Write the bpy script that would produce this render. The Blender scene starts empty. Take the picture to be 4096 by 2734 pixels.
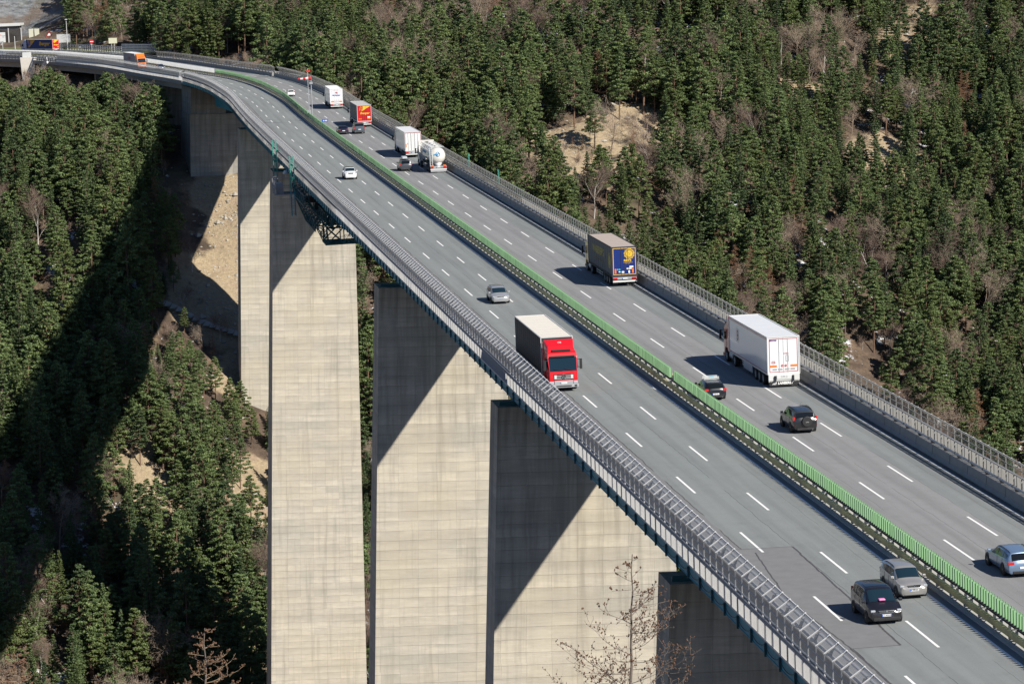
import bpy, bmesh, math, random
import numpy as np
from mathutils import Matrix, Vector, noise
from mathutils.bvhtree import BVHTree
S=bpy.context.scene
COL=S.collection
R=math.radians
# ------------------------------------------------ camera, light, exposure
FPX,PITCH,ROLL,CAMH=12062.,.14069,-.03841,37.56
cam=bpy.data.objects.new('camera',bpy.data.cameras.new('camera'));COL.objects.link(cam)
cam.location=(0,0,CAMH);cam.rotation_euler=(math.pi/2-PITCH,0,0)
cam.data.lens=36*FPX/4096;cam.data.sensor_width=36;cam.data.clip_start=1;cam.data.clip_end=6000
S.camera=cam
SUN=Vector((.842,-.858,1.0)).normalized()          # towards the sun
elev=math.asin(SUN.z);azim=math.atan2(SUN.x,SUN.y)
W=bpy.data.worlds.new('World');S.world=W;W.use_nodes=True
nt=W.node_tree;sky=nt.nodes.new('ShaderNodeTexSky');sky.sky_type='NISHITA';sky.sun_disc=False
sky.sun_elevation=elev;sky.sun_rotation=azim;sky.altitude=1000;sky.air_density=1.0;sky.dust_density=.1;sky.ozone_density=3.
bg=nt.nodes['Background'];bg.inputs[1].default_value=.058
tint=nt.nodes.new('ShaderNodeMix');tint.data_type='RGBA';tint.blend_type='MULTIPLY';tint.inputs[0].default_value=1;tint.inputs[7].default_value=(.9,.98,1.1,1)
nt.links.new(sky.outputs[0],tint.inputs[6]);nt.links.new(tint.outputs[2],bg.inputs[0])
sl=bpy.data.lights.new('sun','SUN');sl.energy=5.0;sl.angle=R(.5);sl.color=(1,.94,.84)
so=bpy.data.objects.new('sun',sl);COL.objects.link(so);so.rotation_euler=SUN.to_track_quat('Z','Y').to_euler()
S.view_settings.view_transform='Standard';S.view_settings.look='None';S.view_settings.exposure=.42;S.view_settings.gamma=1
S.cycles.max_bounces=5;S.cycles.transparent_max_bounces=24;S.cycles.diffuse_bounces=1;S.cycles.glossy_bounces=2
# ------------------------------------------------ frames
def camM(roll):
    a=math.pi/2-PITCH;c,s=math.cos(a),math.sin(a)
    A=np.array([[1,0,0],[0,c,-s],[0,s,c]]);c,s=math.cos(roll),math.sin(roll)
    return A@np.array([[c,-s,0],[s,c,0],[0,0,1]])
MW=camM(0.);D2W=MW@camM(ROLL).T;CP=np.array([0,0,CAMH])
def d2w(p): return (np.asarray(p,float)-CP)@D2W.T+CP
DM=Matrix(D2W.tolist()).to_4x4();DM=Matrix.Translation(Vector(CP))@DM@Matrix.Translation(-Vector(CP))   # banked deck frame -> world
def proj(p):      # world -> pixels of a 2349 wide picture
    q=(np.atleast_2d(p)-CP)@MW
    return np.stack([(2048+FPX*q[:,0]/-q[:,2]),(1367-FPX*q[:,1]/-q[:,2])],1)*2349/4096
CL=[(33.5,63),(20.1,154.8),(4.8,259.4),(-9.8,359.4),(-24.4,459.2),(-38.8,558.5),(-43.8,594.7),(-50.6,644.8),(-55.9,677),(-60,700),(-65.4,725),(-72,750),(-86.7,792.7),(-102,838),(-113.3,865.5),(-125,889),(-137,913),(-150,932),(-170,957),(-195,982)]
def cr(P,n=2000):
    P=np.array(P,float);d=np.r_[0,np.cumsum(np.hypot(*np.diff(P,axis=0).T))]
    m=np.zeros_like(P);m[1:-1]=(P[2:]-P[:-2])/(d[2:]-d[:-2])[:,None];m[0]=(P[1]-P[0])/d[1];m[-1]=(P[-1]-P[-2])/(d[-1]-d[-2])
    t=np.linspace(0,d[-1],n);i=np.clip(np.searchsorted(d,t,side='right')-1,0,len(d)-2)
    h=(d[i+1]-d[i]);u=((t-d[i])/h)[:,None];h=h[:,None]
    return (2*u**3-3*u**2+1)*P[i]+(u**3-2*u**2+u)*h*m[i]+(-2*u**3+3*u**2)*P[i+1]+(u**3-u**2)*h*m[i+1]
_q=cr(CL)
for _ in range(30): _q[1:-1]=_q[1:-1]*.5+(_q[2:]+_q[:-2])*.25
_s=np.r_[0,np.cumsum(np.hypot(*np.diff(_q,axis=0).T))]
_t=np.gradient(_q,axis=0);_t/=np.hypot(*_t.T)[:,None]
def at(s,t=0,z=0):
    x=np.interp(s,_s,_q[:,0]);y=np.interp(s,_s,_q[:,1]);tx=np.interp(s,_s,_t[:,0]);ty=np.interp(s,_s,_t[:,1])
    return (x+t*ty,y-t*tx,z)
def head(s): return math.atan2(np.interp(s,_s,_t[:,1]),np.interp(s,_s,_t[:,0]))-math.pi/2   # rotation of the +Y axis onto the road
SAB=692.
# ------------------------------------------------ object helpers
def tag(o,label=None,cat=None,group=None,kind=None):
    if label:o['label']=label
    if cat:o['category']=cat
    if group:o['group']=group
    if kind:o['kind']=kind
    return o
def empty(name,mat,label,cat,group=None):
    o=bpy.data.objects.new(name,None);COL.objects.link(o);o.matrix_world=mat;o.empty_display_size=.5
    return tag(o,label,cat,group)
class MB:
    def __init__(s): s.v=[];s.f=[];s.m=[];s.uv=[]
    def face(s,pts,mi=0,uv=None):
        b=len(s.v);s.v+=[tuple(p) for p in pts];s.f.append(tuple(range(b,b+len(pts))));s.m.append(mi);s.uv.append(uv);return s
    def poly(s,verts,faces,mi=0):
        b=len(s.v);s.v+=[tuple(p) for p in verts]
        for f in faces: s.f.append(tuple(b+i for i in f));s.m.append(mi);s.uv.append(None)
        return s
    def box(s,x0,x1,y0,y1,z0,z1,mi=0,M=None):
        v=[(x,y,z) for z in(z0,z1) for y in(y0,y1) for x in(x0,x1)]
        if M is not None: v=[tuple(M@Vector(p)) for p in v]
        return s.poly(v,[(0,2,3,1),(4,5,7,6),(0,1,5,4),(2,6,7,3),(0,4,6,2),(1,3,7,5)],mi)
    def bar(s,a,b,w,h=None,mi=0,n=4,up=(0,0,1)):
        a=Vector(a);b=Vector(b);d=(b-a)
        if d.length<1e-6:return s
        d.normalize();u=Vector(up)
        if abs(d.dot(u))>.98:u=Vector((0,1,0))
        x=d.cross(u).normalized();y=x.cross(d);h=h or w
        if n==4: off=[x*i*w/2+y*j*h/2 for i,j in((-1,-1),(1,-1),(1,1),(-1,1))]
        else: off=[x*math.cos(k*2*math.pi/n)*w/2+y*math.sin(k*2*math.pi/n)*h/2 for k in range(n)]
        v=[tuple(a+o) for o in off]+[tuple(b+o) for o in off];m=len(off)
        return s.poly(v,[(k,(k+1)%m,m+(k+1)%m,m+k) for k in range(m)]+[tuple(range(m))[::-1],tuple(range(m,2*m))],mi)
    def cyl(s,c,ax,r,w,n=20,mi=0,r2=None):
        ax=Vector(ax).normalized();c=Vector(c);u=Vector((0,0,1)) if abs(ax.z)<.9 else Vector((0,1,0));x=ax.cross(u).normalized();y=x.cross(ax)
        ring=lambda q,rr:[tuple(q+x*math.cos(k*2*math.pi/n)*rr+y*math.sin(k*2*math.pi/n)*rr) for k in range(n)]
        v=ring(c-ax*w/2,r)+ring(c+ax*w/2,r2 if r2 is not None else r)
        return s.poly(v,[(k,(k+1)%n,n+(k+1)%n,n+k) for k in range(n)]+[tuple(range(n))[::-1],tuple(range(n,2*n))],mi)
    def sweep(s,prof,s0,s1,step=4.,mi=0,closed=True,caps=True):
        n=max(1,int(math.ceil((s1-s0)/step)));ss=[s0+(s1-s0)*i/n for i in range(n+1)];k=len(prof);b=len(s.v)
        for q in ss:
            for t,z in prof: s.v.append(at(q,t,z))
        for i in range(n):
            for j in range(k if closed else k-1):
                j2=(j+1)%k;a=b+i*k
                s.f.append((a+j,a+j2,a+k+j2,a+k+j));s.m.append(mi)
                s.uv.append([(prof[j][0]+prof[j][1]*.0,ss[i]),(prof[j2][0],ss[i]),(prof[j2][0],ss[i+1]),(prof[j][0],ss[i+1])])
        if closed and caps:
            s.f.append(tuple(b+j for j in range(k))[::-1]);s.m.append(mi);s.uv.append(None)
            s.f.append(tuple(b+n*k+j for j in range(k)));s.m.append(mi);s.uv.append(None)
        return s
    def build(s,name,mats,parent=None,mat=None,smooth=False,recalc=True,bevel=0):
        me=bpy.data.meshes.new(name);me.from_pydata(s.v,[],s.f)
        if not isinstance(mats,(list,tuple)):mats=[mats]
        for m in mats: me.materials.append(m)
        me.polygons.foreach_set('material_index',s.m)
        if any(u is not None for u in s.uv):
            l=me.uv_layers.new(name='UVMap');i=0;d=np.zeros((len(me.loops),2))
            for f,u in zip(s.f,s.uv):
                if u is not None: d[i:i+len(f)]=u
                i+=len(f)
            l.data.foreach_set('uv',d.ravel())
        if recalc:
            bm=bmesh.new();bm.from_mesh(me)
            if smooth: bmesh.ops.remove_doubles(bm,verts=bm.verts,dist=.0005)
            bmesh.ops.recalc_face_normals(bm,faces=bm.faces)
            if bevel: bmesh.ops.bevel(bm,geom=bm.edges[:],offset=bevel,segments=2,affect='EDGES',profile=.5)
            bm.to_mesh(me);bm.free()
        if smooth:
            me.polygons.foreach_set('use_smooth',[True]*len(me.polygons))
            try: me.set_sharp_from_angle(angle=R(38))
            except Exception: pass
        o=bpy.data.objects.new(name,me);COL.objects.link(o)
        if parent is not None: o.parent=parent
        if mat is not None: o.matrix_world=mat
        return o
def deckobj(name,label,cat,group=None): return empty(name,DM.copy(),label,cat,group)
# ------------------------------------------------ materials
class NT:
    def __init__(s,name):
        s.m=bpy.data.materials.new(name);s.m.use_nodes=True;s.t=s.m.node_tree;s.b=s.t.nodes['Principled BSDF'];s.out=s.t.nodes['Material Output']
    def n(s,ty,ins={},**kw):
        x=s.t.nodes.new(ty)
        for k,v in kw.items(): setattr(x,k,v)
        for k,v in ins.items():
            if isinstance(v,bpy.types.NodeSocket): s.t.links.new(v,x.inputs[k])
            else: x.inputs[k].default_value=v
        return x
    def lk(s,a,b): s.t.links.new(a,b)
    def noise(s,co,scale,detail=3,rough=.55,w=None):
        return s.n('ShaderNodeTexNoise',{'Vector':co,'Scale':scale,'Detail':detail,'Roughness':rough}).outputs['Fac']
    def ramp(s,fac,stops):
        r=s.n('ShaderNodeValToRGB',{'Fac':fac});e=r.color_ramp.elements
        while len(e)<len(stops): e.new(.5)
        for q,(p,c) in zip(e,stops): q.position=p;q.color=(*c,1) if len(c)==3 else c
        return r.outputs[0]
    def g(s,fac,a,b): return s.ramp(fac,[(a,(0,0,0)),(b,(1,1,1))]) if a<b else s.ramp(fac,[(b,(1,1,1)),(a,(0,0,0))])
    def mix(s,f,a,b,mode='MIX'):
        x=s.n('ShaderNodeMix',data_type='RGBA',blend_type=mode)
        for i,v in((0,f),(6,a),(7,b)):
            if isinstance(v,bpy.types.NodeSocket): s.lk(v,x.inputs[i])
            else: x.inputs[i].default_value=v if not isinstance(v,tuple) else ((*v,1) if len(v)==3 else v)
        return x.outputs[2]
    def math(s,op,a,b=0,c=None):
        x=s.n('ShaderNodeMath',operation=op)
        for i,v in enumerate((a,b) if c is None else (a,b,c)):
            if isinstance(v,bpy.types.NodeSocket): s.lk(v,x.inputs[i])
            else: x.inputs[i].default_value=v
        return x.outputs[0]
    def base(s,c,rough=.8,metal=0,bump=None,bd=.05):
        if isinstance(c,tuple): s.b.inputs['Base Color'].default_value=(*c,1)
        else: s.lk(c,s.b.inputs['Base Color'])
        s.b.inputs['Roughness'].default_value=rough;s.b.inputs['Metallic'].default_value=metal
        if bump is not None:
            x=s.n('ShaderNodeBump',{'Height':bump,'Distance':bd,'Strength':1.});s.lk(x.outputs[0],s.b.inputs['Normal'])
        return s.m
def co(N,k='Object'): return N.n('ShaderNodeTexCoord').outputs[k]
def simple(name,c,rough=.6,metal=0,var=.12,scale=1.5,coat=0,spec=None):
    N=NT(name);c0=co(N)
    if var:
        f=N.noise(c0,scale,4);c=N.mix(f,tuple(x*(1-var) for x in c),tuple(min(1,x*(1+var)) for x in c))
    m=N.base(c,rough,metal)
    if coat: N.b.inputs['Coat Weight'].default_value=coat;N.b.inputs['Coat Roughness'].default_value=.04
    if spec is not None: N.b.inputs['Specular IOR Level'].default_value=spec
    return m
_pc={}
def paint(c,metal=.0,rough=.28):
    k=(c,metal)
    if k not in _pc:
        N=NT('car_paint');c0=co(N);f=N.noise(c0,2.2,3)
        z=N.n('ShaderNodeSeparateXYZ',{0:c0}).outputs[2]
        d=N.math('MULTIPLY',N.g(z,.75,.15),N.g(f,.35,.65))            # road dirt on the lower body
        N.base(N.mix(N.math('MULTIPLY',d,.22),c,(.13,.12,.10)),rough,metal);N.b.inputs['Coat Weight'].default_value=.6;N.b.inputs['Coat Roughness'].default_value=.062
        _pc[k]=N.m
    return _pc[k]
M={}
def concrete(name,c1,c2,bw,bh,stain=.35,dark=.0):
    N=NT(name);uv=co(N,'UV')
    wb=N.n('ShaderNodeMapping',{'Vector':uv,'Scale':(.5,.5,.5)}).outputs[0];wn=N.n('ShaderNodeTexNoise',{'Vector':wb,'Scale':1.,'Detail':3.})
    uvw=N.n('ShaderNodeVectorMath',{0:uv,1:N.n('ShaderNodeVectorMath',{0:wn.outputs['Color'],1:(.0,.10,0)},operation='MULTIPLY').outputs[0]},operation='ADD').outputs[0]
    br=N.n('ShaderNodeTexBrick',{'Vector':uvw,'Color1':(*c1,1),'Color2':(*c2,1),'Mortar':(*c1,1),'Scale':1.,'Mortar Size':.016,'Mortar Smooth':.3,'Brick Width':bw,'Row Height':bh,'Bias':.1},offset=0.,squash=1.)
    br2=N.n('ShaderNodeTexBrick',{'Vector':uvw,'Color1':(0,0,0,1),'Color2':(1,1,1,1),'Mortar':(.5,.5,.5,1),'Scale':1.,'Mortar Size':.0,'Brick Width':bw*2.5,'Row Height':bh*.333,'Bias':0.},offset=.37,squash=1.)
    ob=co(N)
    mp=N.n('ShaderNodeMapping',{'Vector':uv,'Scale':(.35,1.6,1)}).outputs[0]
    h=N.noise(mp,1.3,5,.65)
    mp2=N.n('ShaderNodeMapping',{'Vector':uv,'Scale':(1.1,.07,1)}).outputs[0]
    v=N.noise(mp2,1.,4,.6)
    mp3=N.n('ShaderNodeMapping',{'Vector':uv,'Scale':(.3,8.,1)}).outputs[0]
    pl=N.noise(mp3,1.,3,.6)
    big=N.noise(uv,.07,4,.6);sp=N.noise(uv,3.,4,.7)
    c=N.mix(N.math('MULTIPLY',N.g(h,.40,.75),.5),br.outputs[0],tuple(x*.66 for x in c2))
    ly=N.math('FRACT',N.math('DIVIDE',N.n('ShaderNodeSeparateXYZ',{0:uvw}).outputs[1],bh))
    lift=N.noise(N.n('ShaderNodeMapping',{'Vector':uvw,'Scale':(.02,1/bh*.49,1)}).outputs[0],1.,2)
    c=N.mix(N.math('MULTIPLY',N.g(lift,.42,.62),.4),c,tuple(x*.62 for x in c2))
    c=N.mix(N.math('MULTIPLY',N.math('MULTIPLY',N.g(ly,.35,1.),N.g(N.noise(uv,.23,4,.7),.38,.6)),.38),c,tuple(x*.5 for x in c2))
    c=N.mix(N.math('MULTIPLY',br2.outputs[0],.14),c,tuple(x*.6 for x in c2))
    wv=N.noise(N.n('ShaderNodeMapping',{'Vector':uv,'Scale':(.8,.03,1),'Location':(31,7,0)}).outputs[0],1.,4,.6)
    c=N.mix(N.math('MULTIPLY',N.g(wv,.6,.75),.3),c,tuple(min(.8,x*1.25) for x in c1))
    c=N.mix(N.math('MULTIPLY',N.g(pl,.5,.68),.25),c,tuple(x*.6 for x in c2))
    c=N.mix(N.math('MULTIPLY',N.g(sp,.58,.75),.25),c,tuple(x*.5 for x in c2))
    c=N.mix(N.math('MULTIPLY',N.g(v,.52,.72),stain),c,tuple(x*.42 for x in c2))
    tp=N.n('ShaderNodeMapRange',{'Value':N.n('ShaderNodeSeparateXYZ',{0:uv}).outputs[1],'From Min':-26.,'From Max':-1.}).outputs[0]
    c=N.mix(N.math('MULTIPLY',N.math('MULTIPLY',tp,N.g(v,.38,.6)),.7),c,tuple(x*.4 for x in c2))
    c=N.mix(N.math('MULTIPLY',N.g(big,.35,.7),.3),c,(c1[0]*.95,c1[1]*.86,c1[2]*.68))
    c=N.mix(N.math('MULTIPLY',br.outputs['Fac'],N.math('MULTIPLY',N.g(N.noise(uv,.35,4,.7),.42,.66),.5)),c,tuple(x*.35 for x in c2))
    return N.base(c,.9,0,N.math('ADD',h,N.math('MULTIPLY',br.outputs['Fac'],-.8)),.03)
M['pier']=concrete('weathered_concrete',(.62,.572,.48),(.505,.472,.408),2.45,1.22,.5)
M['pier_dark']=concrete('stained_concrete',(.42,.40,.36),(.33,.315,.29),2.2,1.3,.6)
M['conc']=simple('barrier_concrete',(.27,.27,.265),.9,0,.2,1.2)
M['conc_l']=simple('pale_concrete',(.45,.44,.41),.9,0,.15,.8)
M['galv']=simple('galvanised_steel',(.56,.56,.56),.5,.1,.12,2)
M['white_blade']=None
M['galv_d']=simple('dull_galvanised_steel',(.36,.37,.39),.55,.1,.15,2)
M['dark']=simple('black_plastic',(.02,.02,.022),.6,0,.2,4)
M['chassis']=simple('dirty_chassis',(.035,.034,.033),.8,0,.3,3)
M['teal']=simple('teal_paint',(.03,.29,.37),.5,0,.22,.7)
M['teal_d']=simple('dark_teal_paint',(.012,.10,.125),.5,0,.2,.7)
M['mint']=simple('mint_green_paint',(.07,.34,.27),.55,0,.15,1)
M['white']=simple('road_paint',(.82,.82,.80),.7,0,.08,3)
M['white_panel']=simple('white_panel',(.62,.63,.62),.6,0,.12,.8)
M['tyre']=simple('tyre_rubber',(.022,.022,.022),.85,0,.2,5)
M['rim']=simple('alloy_rim',(.45,.46,.48),.3,.8,.1,5)
M['green']=None
# glare blades: pale green plastic
N=NT('green_plastic');o_=co(N);f=N.noise(o_,.35,4);M['green']=N.base(N.mix(f,(.165,.32,.16),(.215,.385,.205)),.65)
N=NT('white_plastic');N.base((.8,.81,.82),.6);tr=N.n('ShaderNodeBsdfTranslucent',{'Color':(.8,.82,.85,1)});mx=N.n('ShaderNodeMixShader',{0:.45});N.lk(N.b.outputs[0],mx.inputs[1]);N.lk(tr.outputs[0],mx.inputs[2]);N.lk(mx.outputs[0],N.out.inputs[0]);M['white_blade']=N.m
# guard rail: olive weathered steel
N=NT('weathered_rail');o_=co(N,'UV');f=N.noise(N.n('ShaderNodeMapping',{'Vector':o_,'Scale':(3,.25,1)}).outputs[0],1.,5,.65)
M['rail']=N.base(N.ramp(f,[(.36,(.30,.27,.14)),(.5,(.55,.48,.20)),(.6,(.34,.32,.20)),(.75,(.68,.60,.26))]),.6,.25)
def glass(name,c=(.008,.010,.012),rough=.06):
    N=NT(name);N.base(c,rough);N.b.inputs['Specular IOR Level'].default_value=.35
    return N.m
M['glass']=glass('tinted_glass')
M['glass_b']=glass('windscreen_glass',(.01,.025,.04),.05)
def lamp(name,c): 
    m=simple(name,c,.15,0,.1,9,coat=.6);return m
M['head']=lamp('headlamp_glass',(.40,.43,.47));M['tail']=lamp('tail_lamp_red',(.55,.015,.012));M['amber']=simple('amber_reflector',(.85,.20,.02),.4);M['redref']=simple('red_reflector',(.6,.02,.02),.4)
M['chrome']=simple('chrome',(.7,.71,.73),.12,1.,.05)
M['plate']=simple('plate_white',(.75,.76,.78),.5,0,.05);M['plate_blue']=simple('plate_blue',(.02,.12,.55),.5,0,.05)
M['black_txt']=simple('black_lettering',(.03,.03,.03),.6,0,.05)
# wire mesh infill: fine wires, mostly open
def wire(name,c,op,sc=14):
    N=NT(name);N.base(c,.5,.3);tr=N.n('ShaderNodeBsdfTransparent');mx=N.n('ShaderNodeMixShader')
    uv=co(N,'UV');w1=N.n('ShaderNodeTexWave',{'Vector':uv,'Scale':sc/6.28*3.14},bands_direction='Y').outputs['Fac'];w2=N.n('ShaderNodeTexWave',{'Vector':uv,'Scale':sc/6.28*3.14},bands_direction='X').outputs['Fac']
    mx2=N.math('MAXIMUM',N.g(w1,.78,.84),N.g(w2,.86,.92))
    N.lk(N.math('ADD',N.math('MULTIPLY',mx2,.5),op),mx.inputs[0]);N.lk(tr.outputs[0],mx.inputs[1]);N.lk(N.b.outputs[0],mx.inputs[2]);N.lk(mx.outputs[0],N.out.inputs[0])
    return N.m
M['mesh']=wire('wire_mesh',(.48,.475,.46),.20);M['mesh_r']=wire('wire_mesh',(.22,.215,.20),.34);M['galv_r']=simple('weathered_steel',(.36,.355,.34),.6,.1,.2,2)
# asphalt, laid out in road coordinates (u across, v along)
N=NT('asphalt');uv=co(N,'UV');sx=N.n('ShaderNodeSeparateXYZ',{0:uv});u,v=sx.outputs[0],sx.outputs[1]
wob=N.math('MULTIPLY',N.math('SUBTRACT',N.noise(N.n('ShaderNodeMapping',{'Vector':uv,'Scale':(.0,.35,1)}).outputs[0],1.,4),.5),.35)
uw=N.math('ADD',u,wob)
fine=N.noise(uv,9.,4,.7);mid=N.noise(uv,.7,5,.6);lon=N.noise(N.n('ShaderNodeMapping',{'Vector':uv,'Scale':(1.1,.035,1)}).outputs[0],1.,4,.6);big=N.noise(N.n('ShaderNodeMapping',{'Vector':uv,'Scale':(.12,.02,1)}).outputs[0],1.,3)
def band(a,b,soft=.06):   # 1 between a and b metres across
    cl=lambda x:N.n('ShaderNodeClamp',{0:x}).outputs[0]
    return N.math('MULTIPLY',cl(N.math('MULTIPLY_ADD',N.math('SUBTRACT',uw,a),1/soft,.5)),cl(N.math('MULTIPLY_ADD',N.math('SUBTRACT',b,uw),1/soft,.5)))
cg=(.222,.240,.240);cp=(.250,.250,.255);cd=(.192,.192,.20)
c=N.mix(band(-8,-4.15),cg,cd)
c=N.mix(band(4.9,11.6),c,cp)
c=N.mix(band(13.6,16),c,(.16,.175,.17))
c=N.mix(N.math('MULTIPLY',N.g(lon,.45,.7),.36),c,(.125,.128,.13))
c=N.mix(N.math('MULTIPLY',N.g(mid,.5,.8),.18),c,(.07,.072,.075))
c=N.mix(N.math('MULTIPLY',N.g(big,.4,.7),.25),c,(.29,.30,.295))
c=N.mix(N.math('MULTIPLY',N.g(fine,.56,.8),.30),c,(.30,.31,.30))
c=N.mix(N.math('MULTIPLY',N.g(fine,.44,.25),.30),c,(.05,.05,.052))
for q,w,a in((-4.15,.07,.8),(-1.1,.035,.7),(1.9,.03,.5),(6.9,.03,.45),(9.3,.035,.55),(11.6,.03,.6),(13.0,.03,.4)):
    brk=N.g(N.noise(N.n('ShaderNodeMapping',{'Vector':uv,'Scale':(.0,.12,1),'Location':(0,q*7,0)}).outputs[0],1.,3),.40,.47)
    c=N.mix(N.math('MULTIPLY',band(q-w/2,q+w/2,.02),N.math('MULTIPLY',brk,a)),c,(.028,.028,.03))
for q in (-5.3,-3.9,-2.2,-.8,.8,2.3,5.6,7.0,8.7,10.1,11.9,13.3):   # polished wheel tracks
    c=N.mix(N.math('MULTIPLY',band(q-.25,q+.25,.4),.13),c,(.085,.087,.09))
M['asphalt']=N.base(c,.9,0,fine,.01);N.b.inputs['Specular IOR Level'].default_value=.2
M['patch']=simple('asphalt_patch',(.192,.194,.20),.9,0,.16,1.3,spec=.2);M['seam']=simple('bitumen_seam',(.07,.07,.074),.8)
M['kerb']=simple('dirty_kerb',(.17,.165,.15),.9,0,.3,2)

TP=[(-89,726,-28),(-94,702,-41),(-98,693,-49),(-105,678,-62),(-106,661,-67),(-106,632,-74),(-109,622,-79),(-71,743,-28),(-74,707,-46),(-77,668,-61),(-81,665,-67),(-86,629,-80),(-92,613,-92),
(-52,672,-76),(-60,745,-28),(-60,600,-106),(-50,560,-128),(-95,560,-115),(-130,600,-90),(-130,560,-112),(-40,480,-150),(-100,500,-135),(-150,520,-125),(-150,700,-48),(-180,640,-75),
(-110,760,-21),(-130,800,-17),(-95,790,-16),(-150,860,-12),(-115,840,-11),(-125,935,-8),(-155,958,-8.5),(-90,890,-7),(-60,830,-9),(-45,760,-22),(-32,710,-44),(-180,985,-9),(-150,985,-7),(-225,960,-10),(-230,1005,-8),(-190,1030,-5),(-165,1025,-5),(-175,1062,20),(-225,1060,20),(-140,1030,12),(-118,998,6),(-80,980,12),
(0,720,-48),(30,700,-65),(60,690,-80),(119,680,-100),(160,660,-115),(0,800,-15),(60,800,-22),(119,790,-40),(170,770,-55),(0,885,14),(80,885,14),(160,875,12),(-60,925,10),(0,1000,70),(160,1000,75),(-150,1100,62),(-80,1080,60),
(0,600,-115),(60,560,-150),(120,520,-160),(0,450,-165),(-60,400,-165),(100,400,-150),(200,600,-140),(0,300,-140),(-80,300,-130),(80,280,-120),(10,220,-90),(60,200,-70),(-60,200,-80),(15,150,-45),(60,140,-40),(-60,120,-20),(4,90,4.5),(25,80,-4),(45,60,-3),(0,60,15),(-60,50,20),(0,0,35.5),(40,0,8),(80,60,-5),(0,-60,45),(-80,-40,50),(80,-60,10),(300,900,60),(300,600,-60),(300,200,-40),(-300,900,30),(-300,600,-20),(-300,200,-20),(0,1250,190),(300,1250,200),(-300,1250,180),(300,-100,0),(-300,-100,40)]
_P=np.array(TP,float)
def _phi(r): return r
_d=np.hypot(_P[:,None,0]-_P[None,:,0],_P[:,None,1]-_P[None,:,1])
_A=np.block([[_phi(_d)+np.eye(len(_P))*-1.0,np.c_[np.ones(len(_P)),_P[:,:2]/100]],[np.c_[np.ones(len(_P)),_P[:,:2]/100].T,np.zeros((3,3))]])
_W=np.linalg.solve(_A,np.r_[_P[:,2],0,0,0])
def vnoise(x,y,seed=0):
    xi=np.floor(x).astype(int);yi=np.floor(y).astype(int);fx=x-xi;fy=y-yi;fx=fx*fx*(3-2*fx);fy=fy*fy*(3-2*fy)
    h=lambda a,b:(np.sin((a*127.1+b*311.7+seed*74.7))*43758.5453)%1.0
    return (h(xi,yi)*(1-fx)+h(xi+1,yi)*fx)*(1-fy)+(h(xi,yi+1)*(1-fx)+h(xi+1,yi+1)*fx)*fy-.5
def terr(x,y):
    x=np.asarray(x,float);y=np.asarray(y,float);sh=x.shape;X=x.ravel();Y=y.ravel()
    r=np.hypot(X[:,None]-_P[None,:,0],Y[:,None]-_P[None,:,1])
    z=r@_W[:len(_P)]+_W[-3]+_W[-2]*X/100+_W[-1]*Y/100
    amp=np.clip((np.abs(Y)-110)/60,0,1)
    z+=amp*(6.*vnoise(X/26,Y/26,1)+2.6*vnoise(X/9,Y/9,2)+1.*vnoise(X/3.6,Y/3.6,3))
    return z.reshape(sh)

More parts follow.
